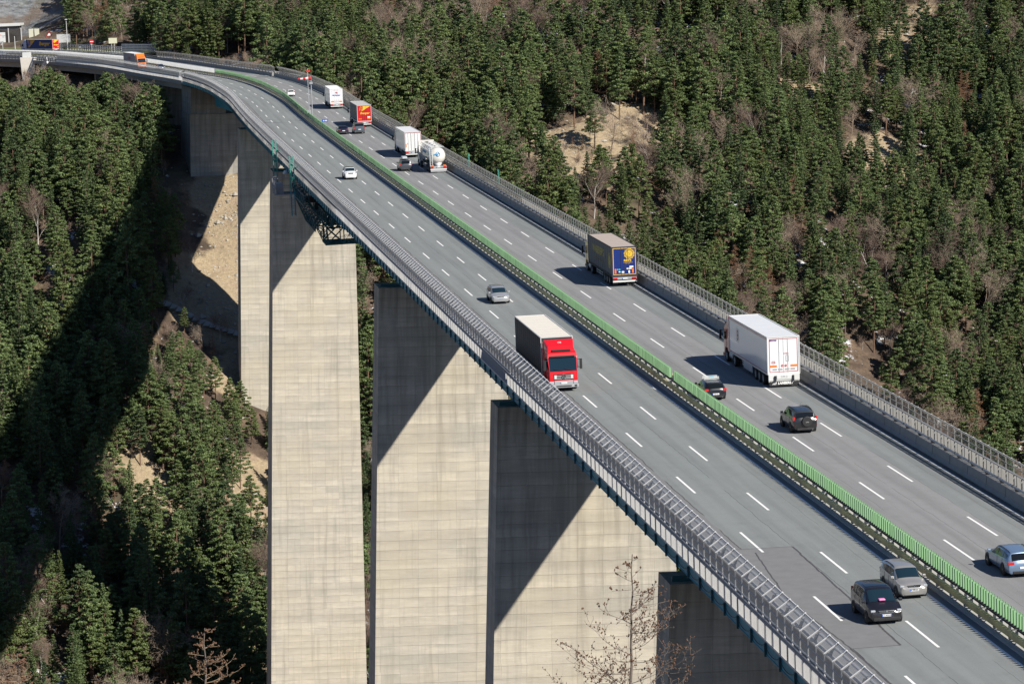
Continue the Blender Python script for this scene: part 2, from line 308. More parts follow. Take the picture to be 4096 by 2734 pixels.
# ------------------------------------------------ terrain
def build_ground():
    xs=np.arange(-340,342,4.);ys=np.arange(-120,1260,4.)
    X,Y=np.meshgrid(xs,ys);Z=terr(X,Y);n=len(xs)
    me=bpy.data.meshes.new('hillside');v=np.stack([X,Y,Z],2).reshape(-1,3)
    i=(np.arange(len(ys)-1)[:,None]*n+np.arange(n-1)[None,:]).ravel()
    f=np.stack([i,i+1,i+n+1,i+n],1);me.from_pydata(v.tolist(),[],f.tolist())
    at_=me.color_attributes.new('zone','FLOAT_COLOR','POINT')
    x,y,z=v[:,0],v[:,1],v[:,2];wob=vnoise(x/11,y/11,5)*14
    def blob(pts): 
        r=np.zeros(len(v))
        for a,b,q in pts: r=np.maximum(r,np.clip(1.5-(np.hypot(x-a,y-b)+wob)/q,0,1))
        return r
    sand=blob([(-68,735,9),(-68,722,9),(-67,708,11),(-64,692,12),(-60,676,7),(-58,650,5),(-55,634,7),(-54,619,9),(-56,604,8),(9,786,11),(32,794,12),(16,772,9),(113,866,10),(96,804,10),(40,812,7),(64,873,8),(76,835,5),(-76,630,5),(-84,640,3)])
    rock=np.clip((-118-x)/8,0,1)*np.clip((y+.3*x-972)/8,0,1)
    grass=np.clip(1-np.hypot((x+158)/30,(y-972)/16),0,1)*2
    d=np.ones((len(v),4));d[:,0]=sand;d[:,1]=rock;d[:,2]=np.clip(grass,0,1);at_.data.foreach_set('color',d.ravel())
    N=NT('forest_floor');o=co(N);a=N.n('ShaderNodeAttribute',attribute_name='zone');s=N.n('ShaderNodeSeparateColor',{0:a.outputs[0]})
    n1=N.noise(o,.16,6,.65);n2=N.noise(o,1.2,5,.65);n3=N.noise(o,.05,4,.6);n4=N.noise(N.n('ShaderNodeMapping',{'Vector':o,'Location':(55,3,9)}).outputs[0],.13,5,.7)
    c=N.ramp(n1,[(.3,(.06,.045,.033)),(.45,(.105,.072,.052)),(.58,(.17,.118,.08)),(.72,(.28,.21,.125))])
    c=N.mix(N.math('MULTIPLY',N.g(n2,.45,.7),.6),c,(.055,.045,.03))
    c=N.mix(N.math('MULTIPLY',N.g(n3,.55,.7),.5),c,(.10,.105,.05))
    sn=N.ramp(n1,[(.25,(.30,.225,.14)),(.5,(.43,.34,.215)),(.75,(.36,.25,.18))])
    sn=N.mix(N.math('MULTIPLY',N.g(n2,.42,.7),.55),sn,(.22,.165,.12))
    sn=N.mix(N.g(N.noise(o,2.6,3,.6),.64,.70),sn,(.52,.49,.43))
    c=N.mix(N.g(N.math('ADD',s.outputs[0],N.math('MULTIPLY',N.math('SUBTRACT',n1,.5),.9)),.3,.5),c,sn)
    mp=N.n('ShaderNodeMapping',{'Vector':o,'Rotation':(.3,.5,.6),'Scale':(.5,.5,2.4)}).outputs[0];rk=N.noise(mp,.5,7,.72);rv=N.noise(o,.09,4,.6)
    rc=N.ramp(rk,[(.32,(.055,.06,.068)),(.47,(.17,.18,.19)),(.60,(.27,.28,.29)),(.75,(.40,.39,.37))])
    rc=N.mix(N.math('MULTIPLY',N.g(rv,.46,.6),.75),rc,(.17,.12,.085));rc=N.mix(N.math('MULTIPLY',N.g(n4,.55,.66),.5),rc,(.09,.10,.05))
    c=N.mix(N.g(s.outputs[1],.3,.6),c,rc)
    c=N.mix(s.outputs[2],c,N.mix(n2,(.10,.12,.03),(.2,.19,.08)))
    snow=N.math('MULTIPLY',N.g(n4,.60,.63),N.math('SUBTRACT',1.,N.g(N.math('ADD',s.outputs[0],s.outputs[1]),.05,.3)))
    snow=N.math('MULTIPLY',snow,N.g(N.noise(o,.9,4,.7),.42,.52))
    c=N.mix(snow,c,(.74,.77,.82))
    N.base(c,.95,0,N.math('ADD',n2,N.math('MULTIPLY',rk,1.5)),.5)
    me.materials.append(N.m);me.polygons.foreach_set('use_smooth',[True]*len(me.polygons))
    ob=bpy.data.objects.new('hillside',me);COL.objects.link(ob);tag(ob,kind='structure');return ob
ground=build_ground()
# ------------------------------------------------ piers
def pier(name,label,s,t0,t1,L,ztop,zbot,taper=.018,tl=.03,mat='pier',cap=False,notch=None,group='piers of the tall road bridge',bearing=True):
    a=np.array(d2w(at(s,t0,ztop)));b=np.array(d2w(at(s,t1,ztop)));zt=min(a[2],b[2]);c=(a+b)/2;w=np.hypot(*(b-a)[:2])/2;ang=math.atan2(b[1]-a[1],b[0]-a[0])
    o=empty(name,Matrix.Translation((c[0],c[1],zbot))@Matrix.Rotation(ang,4,'Z'),label,'bridge pier',group)
    h=zt-zbot;m=MB();e=taper*h;el=tl*h
    T=[(-w,0),(w,0),(w,L),(-w,L)];B=[(-w-e,-el/2),(w+e,-el/2),(w+e,L+el/2),(-w-e,L+el/2)]
    segs=int(max(4,h/6))
    lay=[[(bx+(tx-bx)*k/segs,by+(ty-by)*k/segs,h*k/segs) for (tx,ty),(bx,by) in zip(T,B)] for k in range(segs+1)]
    for k in range(segs):
        for j in range(4):
            j2=(j+1)%4;p=lay[k];q=lay[k+1];
            ua,ub=(p[j][0],p[j2][0]) if j in(0,2) else (p[j][1]+90,p[j2][1]+90)
            m.face([p[j],p[j2],q[j2],q[j]],0,[(ua+40,p[j][2]-h),(ub+40,p[j2][2]-h),(ub+40,q[j2][2]-h),(ua+40,q[j][2]-h)])
    m.face(lay[-1],0,[(p[0],p[1]) for p in lay[-1]])
    m.build('shaft',M[mat],o)
    if bearing:
        k=MB();
        for x in(-3.2,3.2): k.box(x-.9,x+.9,L*.35,L*.35+1.6,h+.002,h+1.1)
        k.box(-w+.3,w-.3,L*.2,L*.2+.25,h+.003,h+.35)
        k.build('bearing',M['teal_d'],o)
    return o,w,h
pier('bridge_pier','mostly shaded concrete bridge pier at the bottom edge, nearest of the row',138.3,-3.5,13.8,4.0,-7.6,-95)
pier('bridge_pier','wide concrete pier behind the bare cone-bearing larch, half in the deck shadow',215.8,-3.9,12.8,4.6,-7.6,-135)
pier('bridge_pier','concrete pier between the tallest pier and the one behind the larch',311.8,-4.7,11.2,5.4,-7.6,-160,tl=.04)
pier('bridge_pier','tallest and broadest sunlit concrete pier, standing under the green lattice gantry',496.,-4.6,10.3,8.0,-7.6,-150,taper=.016,tl=.05)
pa,w,h=pier('bridge_pier','narrow looking pier on a stained footing left of the tallest pier',616.8,-3.6,10.5,6.0,-7.6,-79,taper=.008)
m=MB();m.box(-w-2.0,w+2.0,-2.2,8.5,-16,.05);m.build('footing',M['pier_dark'],pa)
def wallpier(name,label,s,L,t0,t1,zt,zb,mat='pier_dark',step=None):
    p=at(s,t0,zt);q=at(s,t1,zt);a=d2w(p);b=d2w(q);ang=math.atan2(b[1]-a[1],b[0]-a[0]);w=math.hypot(*(b-a)[:2])
    o=empty(name,Matrix.Translation((a[0],a[1],zb))@Matrix.Rotation(ang,4,'Z'),label,'abutment' if step else 'bridge pier',None if step else 'wall piers of the approach viaduct')
    h=min(a[2],b[2])-zb
    m=MB()
    def bx(x0,x1,y0,y1,z0,z1):
        for pts,uv in (([(x0,y0),(x1,y0)],0),([(x1,y0),(x1,y1)],60),([(x1,y1),(x0,y1)],20),([(x0,y1),(x0,y0)],80)):
            (ax,ay),(cx,cy)=pts;l=math.hypot(cx-ax,cy-ay);m.face([(ax,ay,z0),(cx,cy,z0),(cx,cy,z1),(ax,ay,z1)],0,[(uv,z0-h),(uv+l,z0-h),(uv+l,z1-h),(uv,z1-h)])
        m.face([(x0,y0,z1),(x1,y0,z1),(x1,y1,z1),(x0,y1,z1)],0,[(0,0),(1,0),(1,1),(0,1)])
    if step:
        bx(.35,w*.42,.35,L,h-step,h);bx(0,w,0,L,0,h-step-.002)
    else: bx(0,w,0,L,0,h)
    m.build('wall',M[mat],o);return o
wallpier('bridge_abutment','stepped dark concrete end block where the teal girder stops, streaked with water stains',SAB-2.,13,-6.6,15,-1.6,-60,'pier_dark',step=6.5)
for s,l in ((730,'wall pier of the approach viaduct nearest the stained end block'),(768,'wall pier of the approach viaduct behind the pine crowns, second from the end block'),(812,'wall pier of the approach viaduct farthest from the stained end block')):
    wallpier('viaduct_pier',l,s,1.6,-4.5,12,-2.7,-45)
# ------------------------------------------------ bridge superstructure
S0,S1=0.,SAB;SE=925.
def road(name,t0,t1,s0,s1,z,mat,kind='structure'):
    m=MB();n=5
    prof=[(t0+(t1-t0)*i/n,z) for i in range(n+1)];m.sweep(prof,s0,s1,4,closed=False);o=m.build(name,M[mat],mat=DM.copy(),recalc=False);tag(o,kind=kind);return o
road('road',-6.05,3.45,S0,SE,0.,'asphalt');road('road',4.85,14.72,S0,SE,0.,'asphalt')
def flip(o):
    me=o.data
    if me.polygons[0].normal.z<0: me.flip_normals()
for o in list(COL.objects):
    if o.name.split('.')[0]=='road': flip(o)
dk=deckobj('bridge_deck','long curving steel bridge deck with teal edge girders','bridge')
m=MB();m.sweep([(-7.9,-.28),(16.4,-.28),(16.4,-.03),(-7.9,-.03)],S0,S1,4);m.build('deck_slab',M['conc'],dk)
m=MB();m.sweep([(-7.97,-.66),(-7.91,-.66),(-7.91,-.04),(-7.97,-.04)],S0,S1,4);m.sweep([(16.41,-.66),(16.47,-.66),(16.47,-.04),(16.41,-.04)],S0,S1,4);m.build('edge_girder',M['teal'],dk)
m=MB();m.sweep([(-8.02,-.70),(-7.7,-.70),(-7.7,-.662),(-8.02,-.662)],S0,S1,4);m.sweep([(16.2,-.70),(16.5,-.70),(16.5,-.662),(16.2,-.662)],S0,S1,4);m.build('girder_flange',M['teal'],dk)
m=MB();m.sweep([(-.8,-6.3),(9.3,-6.3),(9.3,-.284),(-.8,-.284)],S0+5,S1-4,8);m.build('box_girder',M['teal'],dk)
def posts(parent,name,ss,fn,mat,nmax=100):
    """nearest nmax as parts, the rest as one stuff part"""
    ss=sorted(ss)
    for s in ss[:nmax]:
        m=MB();fn(m,s);m.build(name,mat,parent)
    if ss[nmax:]:
        m=MB()
        for s in ss[nmax:]: fn(m,s)
        o=m.build(name,mat,parent);o['kind']='stuff'
def P3(s,t,z): return Vector(at(s,t,z))
posts(dk,'stiffener',[78+3.2*i for i in range(192)],lambda m,s:(m.bar(P3(s,-8.03,-.78),P3(s,-8.03,-.05),.12,.22,up=(0,1,0)),m.bar(P3(s,-7.85,-.55),P3(s,-.9,-1.0),.12,.4)),M['teal_d'])
m=MB()
for i in range(60):          # sagging cable hung between the stiffeners
    s=78+3.2*i;pts=[P3(s+3.2*k/6,-8.06,-.14-.3*(1-((k-3)/3)**2)) for k in range(7)]
    for a,b in zip(pts[:-1],pts[1:]): m.bar(a,b,.03,.03)
m.build('cable',M['dark'],dk)
# approach viaduct in concrete
va=deckobj('approach_viaduct','grey concrete approach viaduct curving away beyond the end block','viaduct')
m=MB();m.sweep([(-7.95,-.28),(22,-.28),(22,-.03),(-7.95,-.03)],S1+.3,SE,4);m.build('deck_slab',M['conc'],va)
m=MB();m.sweep([(-8.1,-.85),(-7.6,-.85),(-7.6,.1),(-8.1,.1)],S1+.3,SE,4);m.build('edge_beam',M['conc'],va)
m=MB();m.sweep([(-5.6,-2.6),(13,-2.6),(13,-.284),(-5.6,-.284)],S1+1,SE,4);m.build('girder',M['conc_l'],va)
# markings (4 mm above the road)
mk=MB()
def dashes(t,ss):
    for s in ss:
        for a,b in ((s-6,s-3),(s-3,s)): mk.face([at(a,t-.075,.004),at(a,t+.075,.004),at(b,t+.075,.004),at(b,t-.075,.004)])
L1s=[57,75,93,111,130,148,166,184,202,220,238.5,257,274,292,310,327,344,361,379,395,413,430,448,466,484,503,520,537,555,571,588,604,621,637,653,671,689,706,724]
L2s=[64,82,100,118,137,155,173,191,209,227,245,263,280,298,315,333,350,367,384,401,418,435,453,471,490,507,525,542,560,576,591,608,623,639,656,673,690,707]
R1s=[64,82,100,118,136,154,172,190,208,226,244,261,279,297,314,332,349,365,382,399,416.5,434,452,470,488,506,524,540,557,575,593,611,628,646,665,683,700,718,736]
R2s=[76,94,112,131,149,167,184,202,220,238,255,272,290,307,324,341,357,374,391,408,425,443,460,479,496,513,530,547,565,581,598,615,633,650,667,685,702,720]
dashes(.1,L1s[:10]);dashes(.35,L1s[10:]);dashes(-3.1,L2s[:9]);dashes(-2.75,L2s[9:]);dashes(11.15,R1s);dashes(7.85,R2s[:6]);dashes(8.05,R2s[6:])
for t in (-5.75,2.92,5.15,14.25): mk.sweep([(t-.08,.004),(t+.08,.004)],S0+30,SE,4,closed=False)
mk.sweep([(4.9,.004),(14.2,.004)],S1+11,S1+11.5,2,closed=False);mk.sweep([(-5.7,.004),(2.8,.004)],S1+11,S1+11.5,2,closed=False)
o=mk.build('road_markings',M['white'],mat=DM.copy(),recalc=False);flip(o);tag(o,kind='structure')
jt=MB();jt.sweep([(-6,.006),(3.4,.006)],S1-.35,S1+.35,2,closed=False);jt.sweep([(4.9,.006),(14.6,.006)],S1-.35,S1+.35,2,closed=False)
o=jt.build('expansion_joint',M['dark'],mat=DM.copy(),recalc=False);flip(o);tag(o,kind='structure')
# repairs: newer, darker tarmac with bitumen edges
pm=MB()
def patchq(q,z=.003,mi=0): pm.face([at(s,t,z) for s,t in q],mi)
patchq([(88,-6.0),(88,-1.6),(113,-1.1),(113.4,-6.0)]);patchq([(254.5,11.7),(258.5,11.9),(259,14.1),(255,14.0)]);patchq([(64,-6),(64,-4.2),(88,-4.15),(88,-6)])
o=pm.build('road_repair',M['patch'],mat=DM.copy(),recalc=False);flip(o);tag(o,kind='structure')
pm=MB();rr=random.Random(4)
def seam(pts,w=.05,z=.0055):
    for (s0,t0),(s1,t1) in zip(pts[:-1],pts[1:]):
        n=max(1,int(max(abs(s1-s0),abs(t1-t0))/.7))
        for i in range(n):
            a=i/n;b=(i+1)/n;j=rr.uniform(-.03,.03)
            sa,ta,sb,tb=s0+(s1-s0)*a,t0+(t1-t0)*a,s0+(s1-s0)*b,t0+(t1-t0)*b
            if abs(s1-s0)>abs(t1-t0): pm.face([at(sa,ta-w/2+j,z),at(sa,ta+w/2+j,z),at(sb,tb+w/2+j,z),at(sb,tb-w/2+j,z)])
            else: pm.face([at(sa-w/2,ta,z),at(sa+w/2,ta,z),at(sb+w/2,tb,z),at(sb-w/2,tb,z)])
seam([(88,-1.6),(113,-1.1)],.12);seam([(113.3,-6),(113,-1.1)],.07);seam([(88,-6),(88,-1.6)],.06);seam([(88,-4.2),(64,-4.2)],.12);seam([(112,-3.6),(100,-4.6),(88,-4.2)],.09)
seam([(254.5,11.7),(258.5,11.9),(259,14.1),(255,14.0),(254.5,11.7)],.06);seam([(505,1.2),(512,-1.0)],.05)
o=pm.build('road_seams',M['seam'],mat=DM.copy(),recalc=False);flip(o);tag(o,kind='structure')
# central reserve
cr_=deckobj('central_reserve','concrete strip between the carriageways','kerb');m=MB();m.sweep([(3.45,-.03),(4.85,-.03),(4.85,.06),(3.45,.06)],S0,SE,4);m.build('strip',M['conc_l'],cr_);cr_['kind']='structure'
# ---- crash barrier in the middle
cb=deckobj('crash_barrier','low olive steel crash barrier under the green blades in the middle','guard rail')
m=MB();m.sweep([(3.50,.60),(3.70,.60),(3.70,.80),(3.50,.80)],S0,SE-20,4);m.sweep([(3.56,.42),(3.62,.42),(3.62,.56),(3.56,.56)],S0,SE-20,4);m.build('rail',M['rail'],cb);m=MB();m.sweep([(4.62,.60),(4.80,.60),(4.80,.80),(4.62,.80)],S0,SE-20,4);m.build('rail',M['rail'],cb)
m=MB();m.sweep([(4.0,.72),(4.36,.72),(4.36,.79),(4.0,.79)],S0,SE-20,4)
m.build('base_beam',M['dark'],cb)
posts(cb,'post',[76+2.55*i for i in range(320)],lambda m,s:(m.bar(P3(s,3.95,.06),P3(s,3.95,.735),.14,.12),m.bar(P3(s,4.4,.06),P3(s,4.4,.735),.14,.12),m.bar(P3(s,3.52,.36),P3(s,3.95,.5),.1,.16),m.bar(P3(s,3.6,.82),P3(s,4.7,.82),.10,.04)),M['galv_d'])
# ---- green glare blades, then white panels at the far end
gs=deckobj('glare_screen','long row of upright green blades on the central crash barrier','glare screen')
SG=709.
def blade(m,s,rot=15,z0=.93,bh=.76):
    h=head(s)+R(rot)+rr.uniform(-.07,.07);c=at(s,4.05,z0);T=Matrix.Translation(c)@Matrix.Rotation(h,4,'Z')@Matrix.Rotation(rr.uniform(-.03,.03),4,'X')
    m.box(-.12,.12,-.014,.014,0,bh,0,T)
    for x in(-.12,.09): m.box(x,x+.03,-.045,.045,.0,bh+.02,0,T)
blist=[66+.46*i for i in range(int((SG-66)/.46))];blist=[s for s in blist if not 172.2<s<173.6]
posts(gs,'blade',blist,blade,M['green'])
m=MB();m.sweep([(4.0,.86),(4.1,.86),(4.1,.92),(4.0,.92)],60,SG,4);m.build('base_rail',M['dark'],gs)
ws=deckobj('glare_screen','row of white anti-glare panels at the far end of the road, beyond the green blades','glare screen')
posts(ws,'blade',[SG+.5+.55*i for i in range(380)],lambda m,s:blade(m,s,-20,.5,1.35),M['white_blade'])

# ---- outer safety fences (baluster railing, wire mesh above it, arms leaning in over the road)
def fence(sgn,edge,s0,s1,label,sp=1.6,tip=.68,gap=None):
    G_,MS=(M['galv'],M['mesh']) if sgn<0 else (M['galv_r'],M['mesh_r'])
    f=deckobj('safety_fence',label,'fence');e=edge;i=-sgn     # i: towards the road
    mid=lambda s:not(gap and gap[0]<s<gap[1])
    rng=[(s0,s1)] if not gap else [(s0,gap[0]),(gap[1],s1)]
    m=MB();m.sweep([(e-.05,-.03),(e+.05,-.03),(e+.05,.07),(e-.05,.07)],s0,s1,4);m.build('base_rail',G_,f)
    m=MB()
    for s in np.arange(s0,min(s1,330),.135): m.bar(P3(s,e,.07),P3(s,e,1.06),.05,.04,up=(0,1,0))
    for s in np.arange(330,s1,.27): m.bar(P3(s,e,.07),P3(s,e,1.06),.11,.05,up=(0,1,0))
    m.build('balusters',G_,f)
    m=MB();m.sweep([(e-.04+i*.0,1.06),(e+.04,1.06),(e+.04,1.12),(e-.04,1.12)],s0,s1,4)
    m.sweep([(e+i*.16-.05,1.14),(e+i*.16+.05,1.14),(e+i*.16+.05,1.18),(e+i*.16-.05,1.18)],s0,s1,4);m.build('handrail',M['galv_d'],f)
    ex=e+i*.22
    for a,b in rng:
        m=MB();m.sweep([(ex,1.2),(ex,2.05)],a,b,1.6,closed=False);m.sweep([(ex,2.05),(ex+i*tip,2.5)],a,b,1.6,closed=False);m.build('wire_mesh',MS,f,recalc=False)
        for v in f.children[-1].data.uv_layers[0].data: v.uv=(v.uv[0]*6,v.uv[1]*6)
        m=MB();
        for t,z in((ex+i*tip,2.5),):
            m.sweep([(t-.03,z-.03),(t+.03,z-.03),(t+.03,z+.03),(t-.03,z+.03)],a,b,4)
        m.sweep([(ex-.02,1.62),(ex+.02,1.62),(ex+.02,1.65),(ex-.02,1.65)],a,b,4)
        m.build('top_tube',G_,f)
    def post(m,s):
        m.bar(P3(s,ex,0.04),P3(s,ex,2.07),.07,.06,up=(0,1,0));m.bar(P3(s,ex,2.03),P3(s,ex+i*tip,2.49),.055,.09);m.bar(P3(s,ex+i*(tip-.1),2.42),P3(s,ex+i*(tip+.03),2.56),.1,.1)
        m.bar(P3(s,e-i*.03,.0),P3(s,e-i*.03,1.1),.06,.05,up=(0,1,0))
    posts(f,'post',[s for s in np.arange(s0,s1,sp) if mid(s)],post,G_)
    return f
fence(-1,-7.95,S0+62,S1-1,'tall grey wire mesh safety fence above the near teal girder of the bridge')
fence(1,16.42,S0+62,S1-1,'tall grey wire mesh safety fence along the forest edge of the bridge')
fence(-1,-7.95,S1+4,838,'grey wire mesh safety fence along the approach viaduct, above the pine tree tops')
fence(1,16.42,S1+4,820,'grey wire mesh safety fence on the outer side of the far curve, below the birches')
# concrete barrier walls with tube rail
def wall(sgn,tb,s0,s1,label,rail=True,base=False):
    b=deckobj('concrete_barrier',label,'road barrier');q=lambda t:tb+sgn*t
    m=MB();m.sweep([(q(0),0.0),(q(.0),.06),(q(.14),.28),(q(.2),.86),(q(.62),.86),(q(.62),-.02)],s0,s1,4);m.build('wall',M['conc'],b)
    m=MB()
    for s in np.arange(s0+2,min(s1,s0+380),4.): m.bar(P3(s,q(.004),.03),P3(s,q(.137),.28),.03,.012,up=(0,0,1));m.bar(P3(s,q(.137),.28),P3(s,q(.197),.862),.03,.012)
    m.build('wall_joints',M['seam'],b)
    if base:
        m=MB()
        for k in range(5200):
            s=rr.uniform(s0,min(s1,420));r_=rr.uniform(.02,.06);t=q(-abs(rr.gauss(0,.10))-.02)
            T=Matrix.Translation(at(s,t,.012))@Matrix.Rotation(rr.uniform(0,6),4,'Z');m.box(-r_,r_,-r_*.6,r_*.6,-.008,r_*.5,0,T)
        o=m.build('road_grit',M['kerb'],b);o['kind']='stuff'
    g=deckobj('guide_rail','tube guide rail on brackets along the '+('forest side' if sgn>0 else 'near side')+(' barrier of the bridge' if s0<500 else ' barrier of the far curve'),'guard rail')
    def seg(m,ss):
        for a,c in zip(ss[:-1],ss[1:]): m.bar(P3(a,q(.1),1.22),P3(c,q(.1),1.22),.15,.15,0,8)
    m=MB();seg(m,list(np.arange(s0,s1,4.)));m.build('tube',M['galv_d'],g)
    posts(g,'bracket',list(np.arange(s0+1.,s1,3.05)),lambda m,s:(m.bar(P3(s,q(.36),.865),P3(s,q(.22),1.2),.07,.16),m.bar(P3(s,q(.25),.865),P3(s,q(.5),.875),.2,.02),m.bar(P3(s-.04,q(.1),1.22),P3(s+.04,q(.1),1.22),.19,.19,0,8)),M['dark'])
wall(1,14.72,S0+40,S1-1,'long grey concrete barrier wall on the forest side of the bridge',base=True)
wall(-1,-6.05,S0+40,S1-1,'low concrete barrier wall seen through the mesh fence on the near side of the bridge')
wall(1,14.72,S1+1,SE-20,'dark concrete barrier wall on the outer side of the far curve')
wall(-1,-6.05,S1+1,SE-10,'concrete barrier wall along the near side of the approach viaduct')
# lattice inspection gantry hung from the near side of the bridge
GA,GB=430.,394.
gt=deckobj('inspection_gantry','dark teal lattice gantry under the deck with two mint green ladder towers','gantry')
def lattice(m,a,b,c,d,n,w=.1,x=True):
    """braced panel between the lines a-b and c-d"""
    a,b,c,d=map(Vector,(a,b,c,d));m.bar(a,b,w*1.4);m.bar(c,d,w*1.4)
    for k in range(n+1): m.bar(a.lerp(b,k/n),c.lerp(d,k/n),w)
    for k in range(n):
        m.bar(a.lerp(b,k/n),c.lerp(d,(k+1)/n),w)
        if x: m.bar(c.lerp(d,k/n),a.lerp(b,(k+1)/n),w)
for s,zl in ((GA,-4.2),(GB,-6.)):
    for nm,zz0,zz1,mt in (('ladder_tower',-2.2,2.9,'mint'),('ladder_tower',zl,-2.25,'teal')):
        m=MB()
        for ds in(-.55,.55):
            for t in(-8.9,-8.35): m.bar(P3(s+ds,t,zz0),P3(s+ds,t,zz1),.10,.10,up=(0,1,0))
        z=zz0+.3
        while z<zz1:
            m.bar(P3(s-.55,-8.9,z),P3(s+.55,-8.9,z),.06);m.bar(P3(s-.55,-8.35,z),P3(s+.55,-8.35,z),.05);m.bar(P3(s-.55,-8.9,z),P3(s-.55,-8.35,z),.05);z+=.42
        m.bar(P3(s-.55,-8.9,zz0),P3(s+.55,-8.9,min(zz1,zz0+2)),.05)
        if mt=='mint': m.bar(P3(s,-8.6,1.2),P3(s,-7.6,1.25),.12);m.box(-.25,.25,-.3,.3,0,.4,0,Matrix.Translation(at(s,-8.6,-.6)))
        m.build(nm,M[mt],gt)
# truss frames: an upper trapezoid and a lower box that dips under the box girder
def prof_frame(m,s,w=.13):
    A=[(-8.6,-1.2),(-8.3,-3.1),(-6.8,-6.9),(-4.2,-6.9),(-1.2,-6.9)];B=[(-7.0,-1.2),(-6.9,-3.2),(-5.6,-5.4),(-4.0,-5.4),(-1.2,-5.4)]
    for (a0,a1),(b0,b1) in zip(zip(A[:-1],A[1:]),zip(B[:-1],B[1:])): lattice(m,P3(s,*a0),P3(s,*a1),P3(s,*b0),P3(s,*b1),3,w*.7)
for s in (395,391,386):
    m=MB();prof_frame(m,s);m.build('truss_frame',M['teal_d'],gt)
for t,z in ((-8.3,-3.1),(-6.8,-6.9),(-5.6,-5.4),(-4.2,-6.9),(-2.2,-6.9)):
    m=MB();lattice(m,P3(378,t,z),P3(395,t,z),P3(378,t+.1,z+1.4),P3(395,t+.1,z+1.4),6,.10);m.build('side_truss',M['teal_d'],gt)
for s in (384,378):
    m=MB()
    lattice(m,P3(s,-6.9,-5.4),P3(s,-5.3,-8.9),P3(s,-5.3,-5.0),P3(s,-4.9,-8.9),4,.10)
    lattice(m,P3(s,-5.2,-8.9),P3(s,-2.7,-8.9),P3(s,-5.2,-6.5),P3(s,-2.7,-6.5),1,.16)
    lattice(m,P3(s,-5.2,-6.5),P3(s,-2.7,-6.5),P3(s,-5.2,-4.2),P3(s,-2.7,-4.2),1,.16)
    for a in(-1,1): m.bar(P3(s,-4+a*.55,-6.4),P3(s,-4+a*.12,-5.),.3)
    m.build('box_frame',M['teal_d'],gt)
m=MB()
m.sweep([(-5.4,-9.05),(2.4,-8.95),(2.4,-8.75),(-5.4,-8.85)],378,384,3)
m.build('platform',M['teal_d'],gt)
m=MB();lattice(m,P3(378,-2.7,-8.85),P3(378,2.4,-8.75),P3(378,-2.7,-7.6),P3(378,2.4,-7.5),7,.05);m.bar(P3(378,-5.2,-7.9),P3(378,2.4,-7.7),.06);m.build('handrail',M['teal_d'],gt)
m=MB();m.box(-1.2,1.2,-1.4,1.4,0,1.0,0,Matrix.Translation(at(388,-4.6,-4.6)));m.box(-.8,.8,-.9,.9,0,.9,0,Matrix.Translation(at(391,-6.2,-3.8)));m.build('machinery',M['dark'],gt)
cbin=deckobj('inspection_cabin','small grey work platform with a white lamp between the two mint ladder towers','work platform')
m=MB();ca=at(GA-16,-8.5,-4.4)
T=Matrix.Translation(ca)@Matrix.Rotation(head(GA-12),4,'Z')
for x in(-1.6,1.6):
    for y in(-2,2): m.bar(T@Vector((x,y,0)),T@Vector((x,y,2.6)),.16)
    m.bar(T@Vector((x,-2,1.1)),T@Vector((x,2,1.1)),.1);m.bar(T@Vector((x,-2,2.6)),T@Vector((x,2,2.6)),.12)
for y in(-2,2):
    for z in(.1,1.1,2.6): m.bar(T@Vector((-1.6,y,z)),T@Vector((1.6,y,z)),.1)
m.box(-1.6,1.6,-2,2,-.05,.06,0,T);m.box(-1.4,-.2,-1.6,1.6,.1,1.7,0,T);m.build('basket_frame',M['galv_d'],cbin)
m=MB();m.cyl(T@Vector((.3,-1.2,3.5)),(0,0,1),.55,.5,14,0,.25);m.bar(T@Vector((.3,-1.2,2.6)),T@Vector((.3,-1.2,3.4)),.1);m.build('lamp',M['white_panel'],cbin)
# green bracket frames standing on the far fence
for s,l in ((382,'small mint green frame on the far fence just behind the tanker'),(352,'small mint green frame on the far fence, to the right of the tanker')):
    o=deckobj('fence_frame',l,'bracket frame');m=MB()
    for ds in(-.45,.45): m.bar(P3(s+ds,16.6,.2),P3(s+ds,16.6,2.95),.07,up=(0,1,0))
    for z in(2.2,2.6): m.bar(P3(s-.45,16.6,z),P3(s+.45,16.6,z),.08)
    m.build('frame',M['mint'],o)
# wind sock, mast, sign, expansion brackets
ws_=deckobj('windsock','red and white windsock on a slim mast left of the farthest white lorry','windsock')
q=P3(510,4.25,0);m=MB();m.bar(q,q+Vector((0,0,8.6)),.16,.16,0,8);m.bar(q+Vector((0,0,8.4)),q+Vector((.0,0,8.9)),.1);m.bar(q+Vector((-.3,0,7.6)),q+Vector((.3,0,7.6)),.4);m.build('mast',M['galv_d'],ws_)
M['red_cloth']=simple('red_cloth',(.6,.03,.03),.8);M['white_cloth']=simple('white_cloth',(.75,.75,.74),.8)
for k in range(5):
    m=MB();a=q+Vector((.1-k*.5,0,8.5-k*.02));m.cyl(a+Vector((-.3,0,0)),(-1,.1,-.08),.34-.04*k,.5,12,0,.30-.04*k);m.build('sock_band',M['red_cloth' if k%2==0 else 'white_cloth'],ws_)
mp_=deckobj('mast','bare slim mast with a small red flag at its top beside the windsock','mast')
q=P3(518,4.25,0);m=MB();m.bar(q,q+Vector((0,0,9.9)),.14,.14,0,8);m.build('pole',M['galv_d'],mp_)
m=MB();m.box(-.35,.35,-.1,.1,0,.35,0,Matrix.Translation(q+Vector((.2,0,9.3))));m.build('flag',M['red_cloth'],mp_)
m=MB();m.box(-.35,.35,-.25,.25,0,1.2,0,Matrix.Translation(q+Vector((0,-.3,.9))));m.build('control_box',M['galv_d'],mp_)
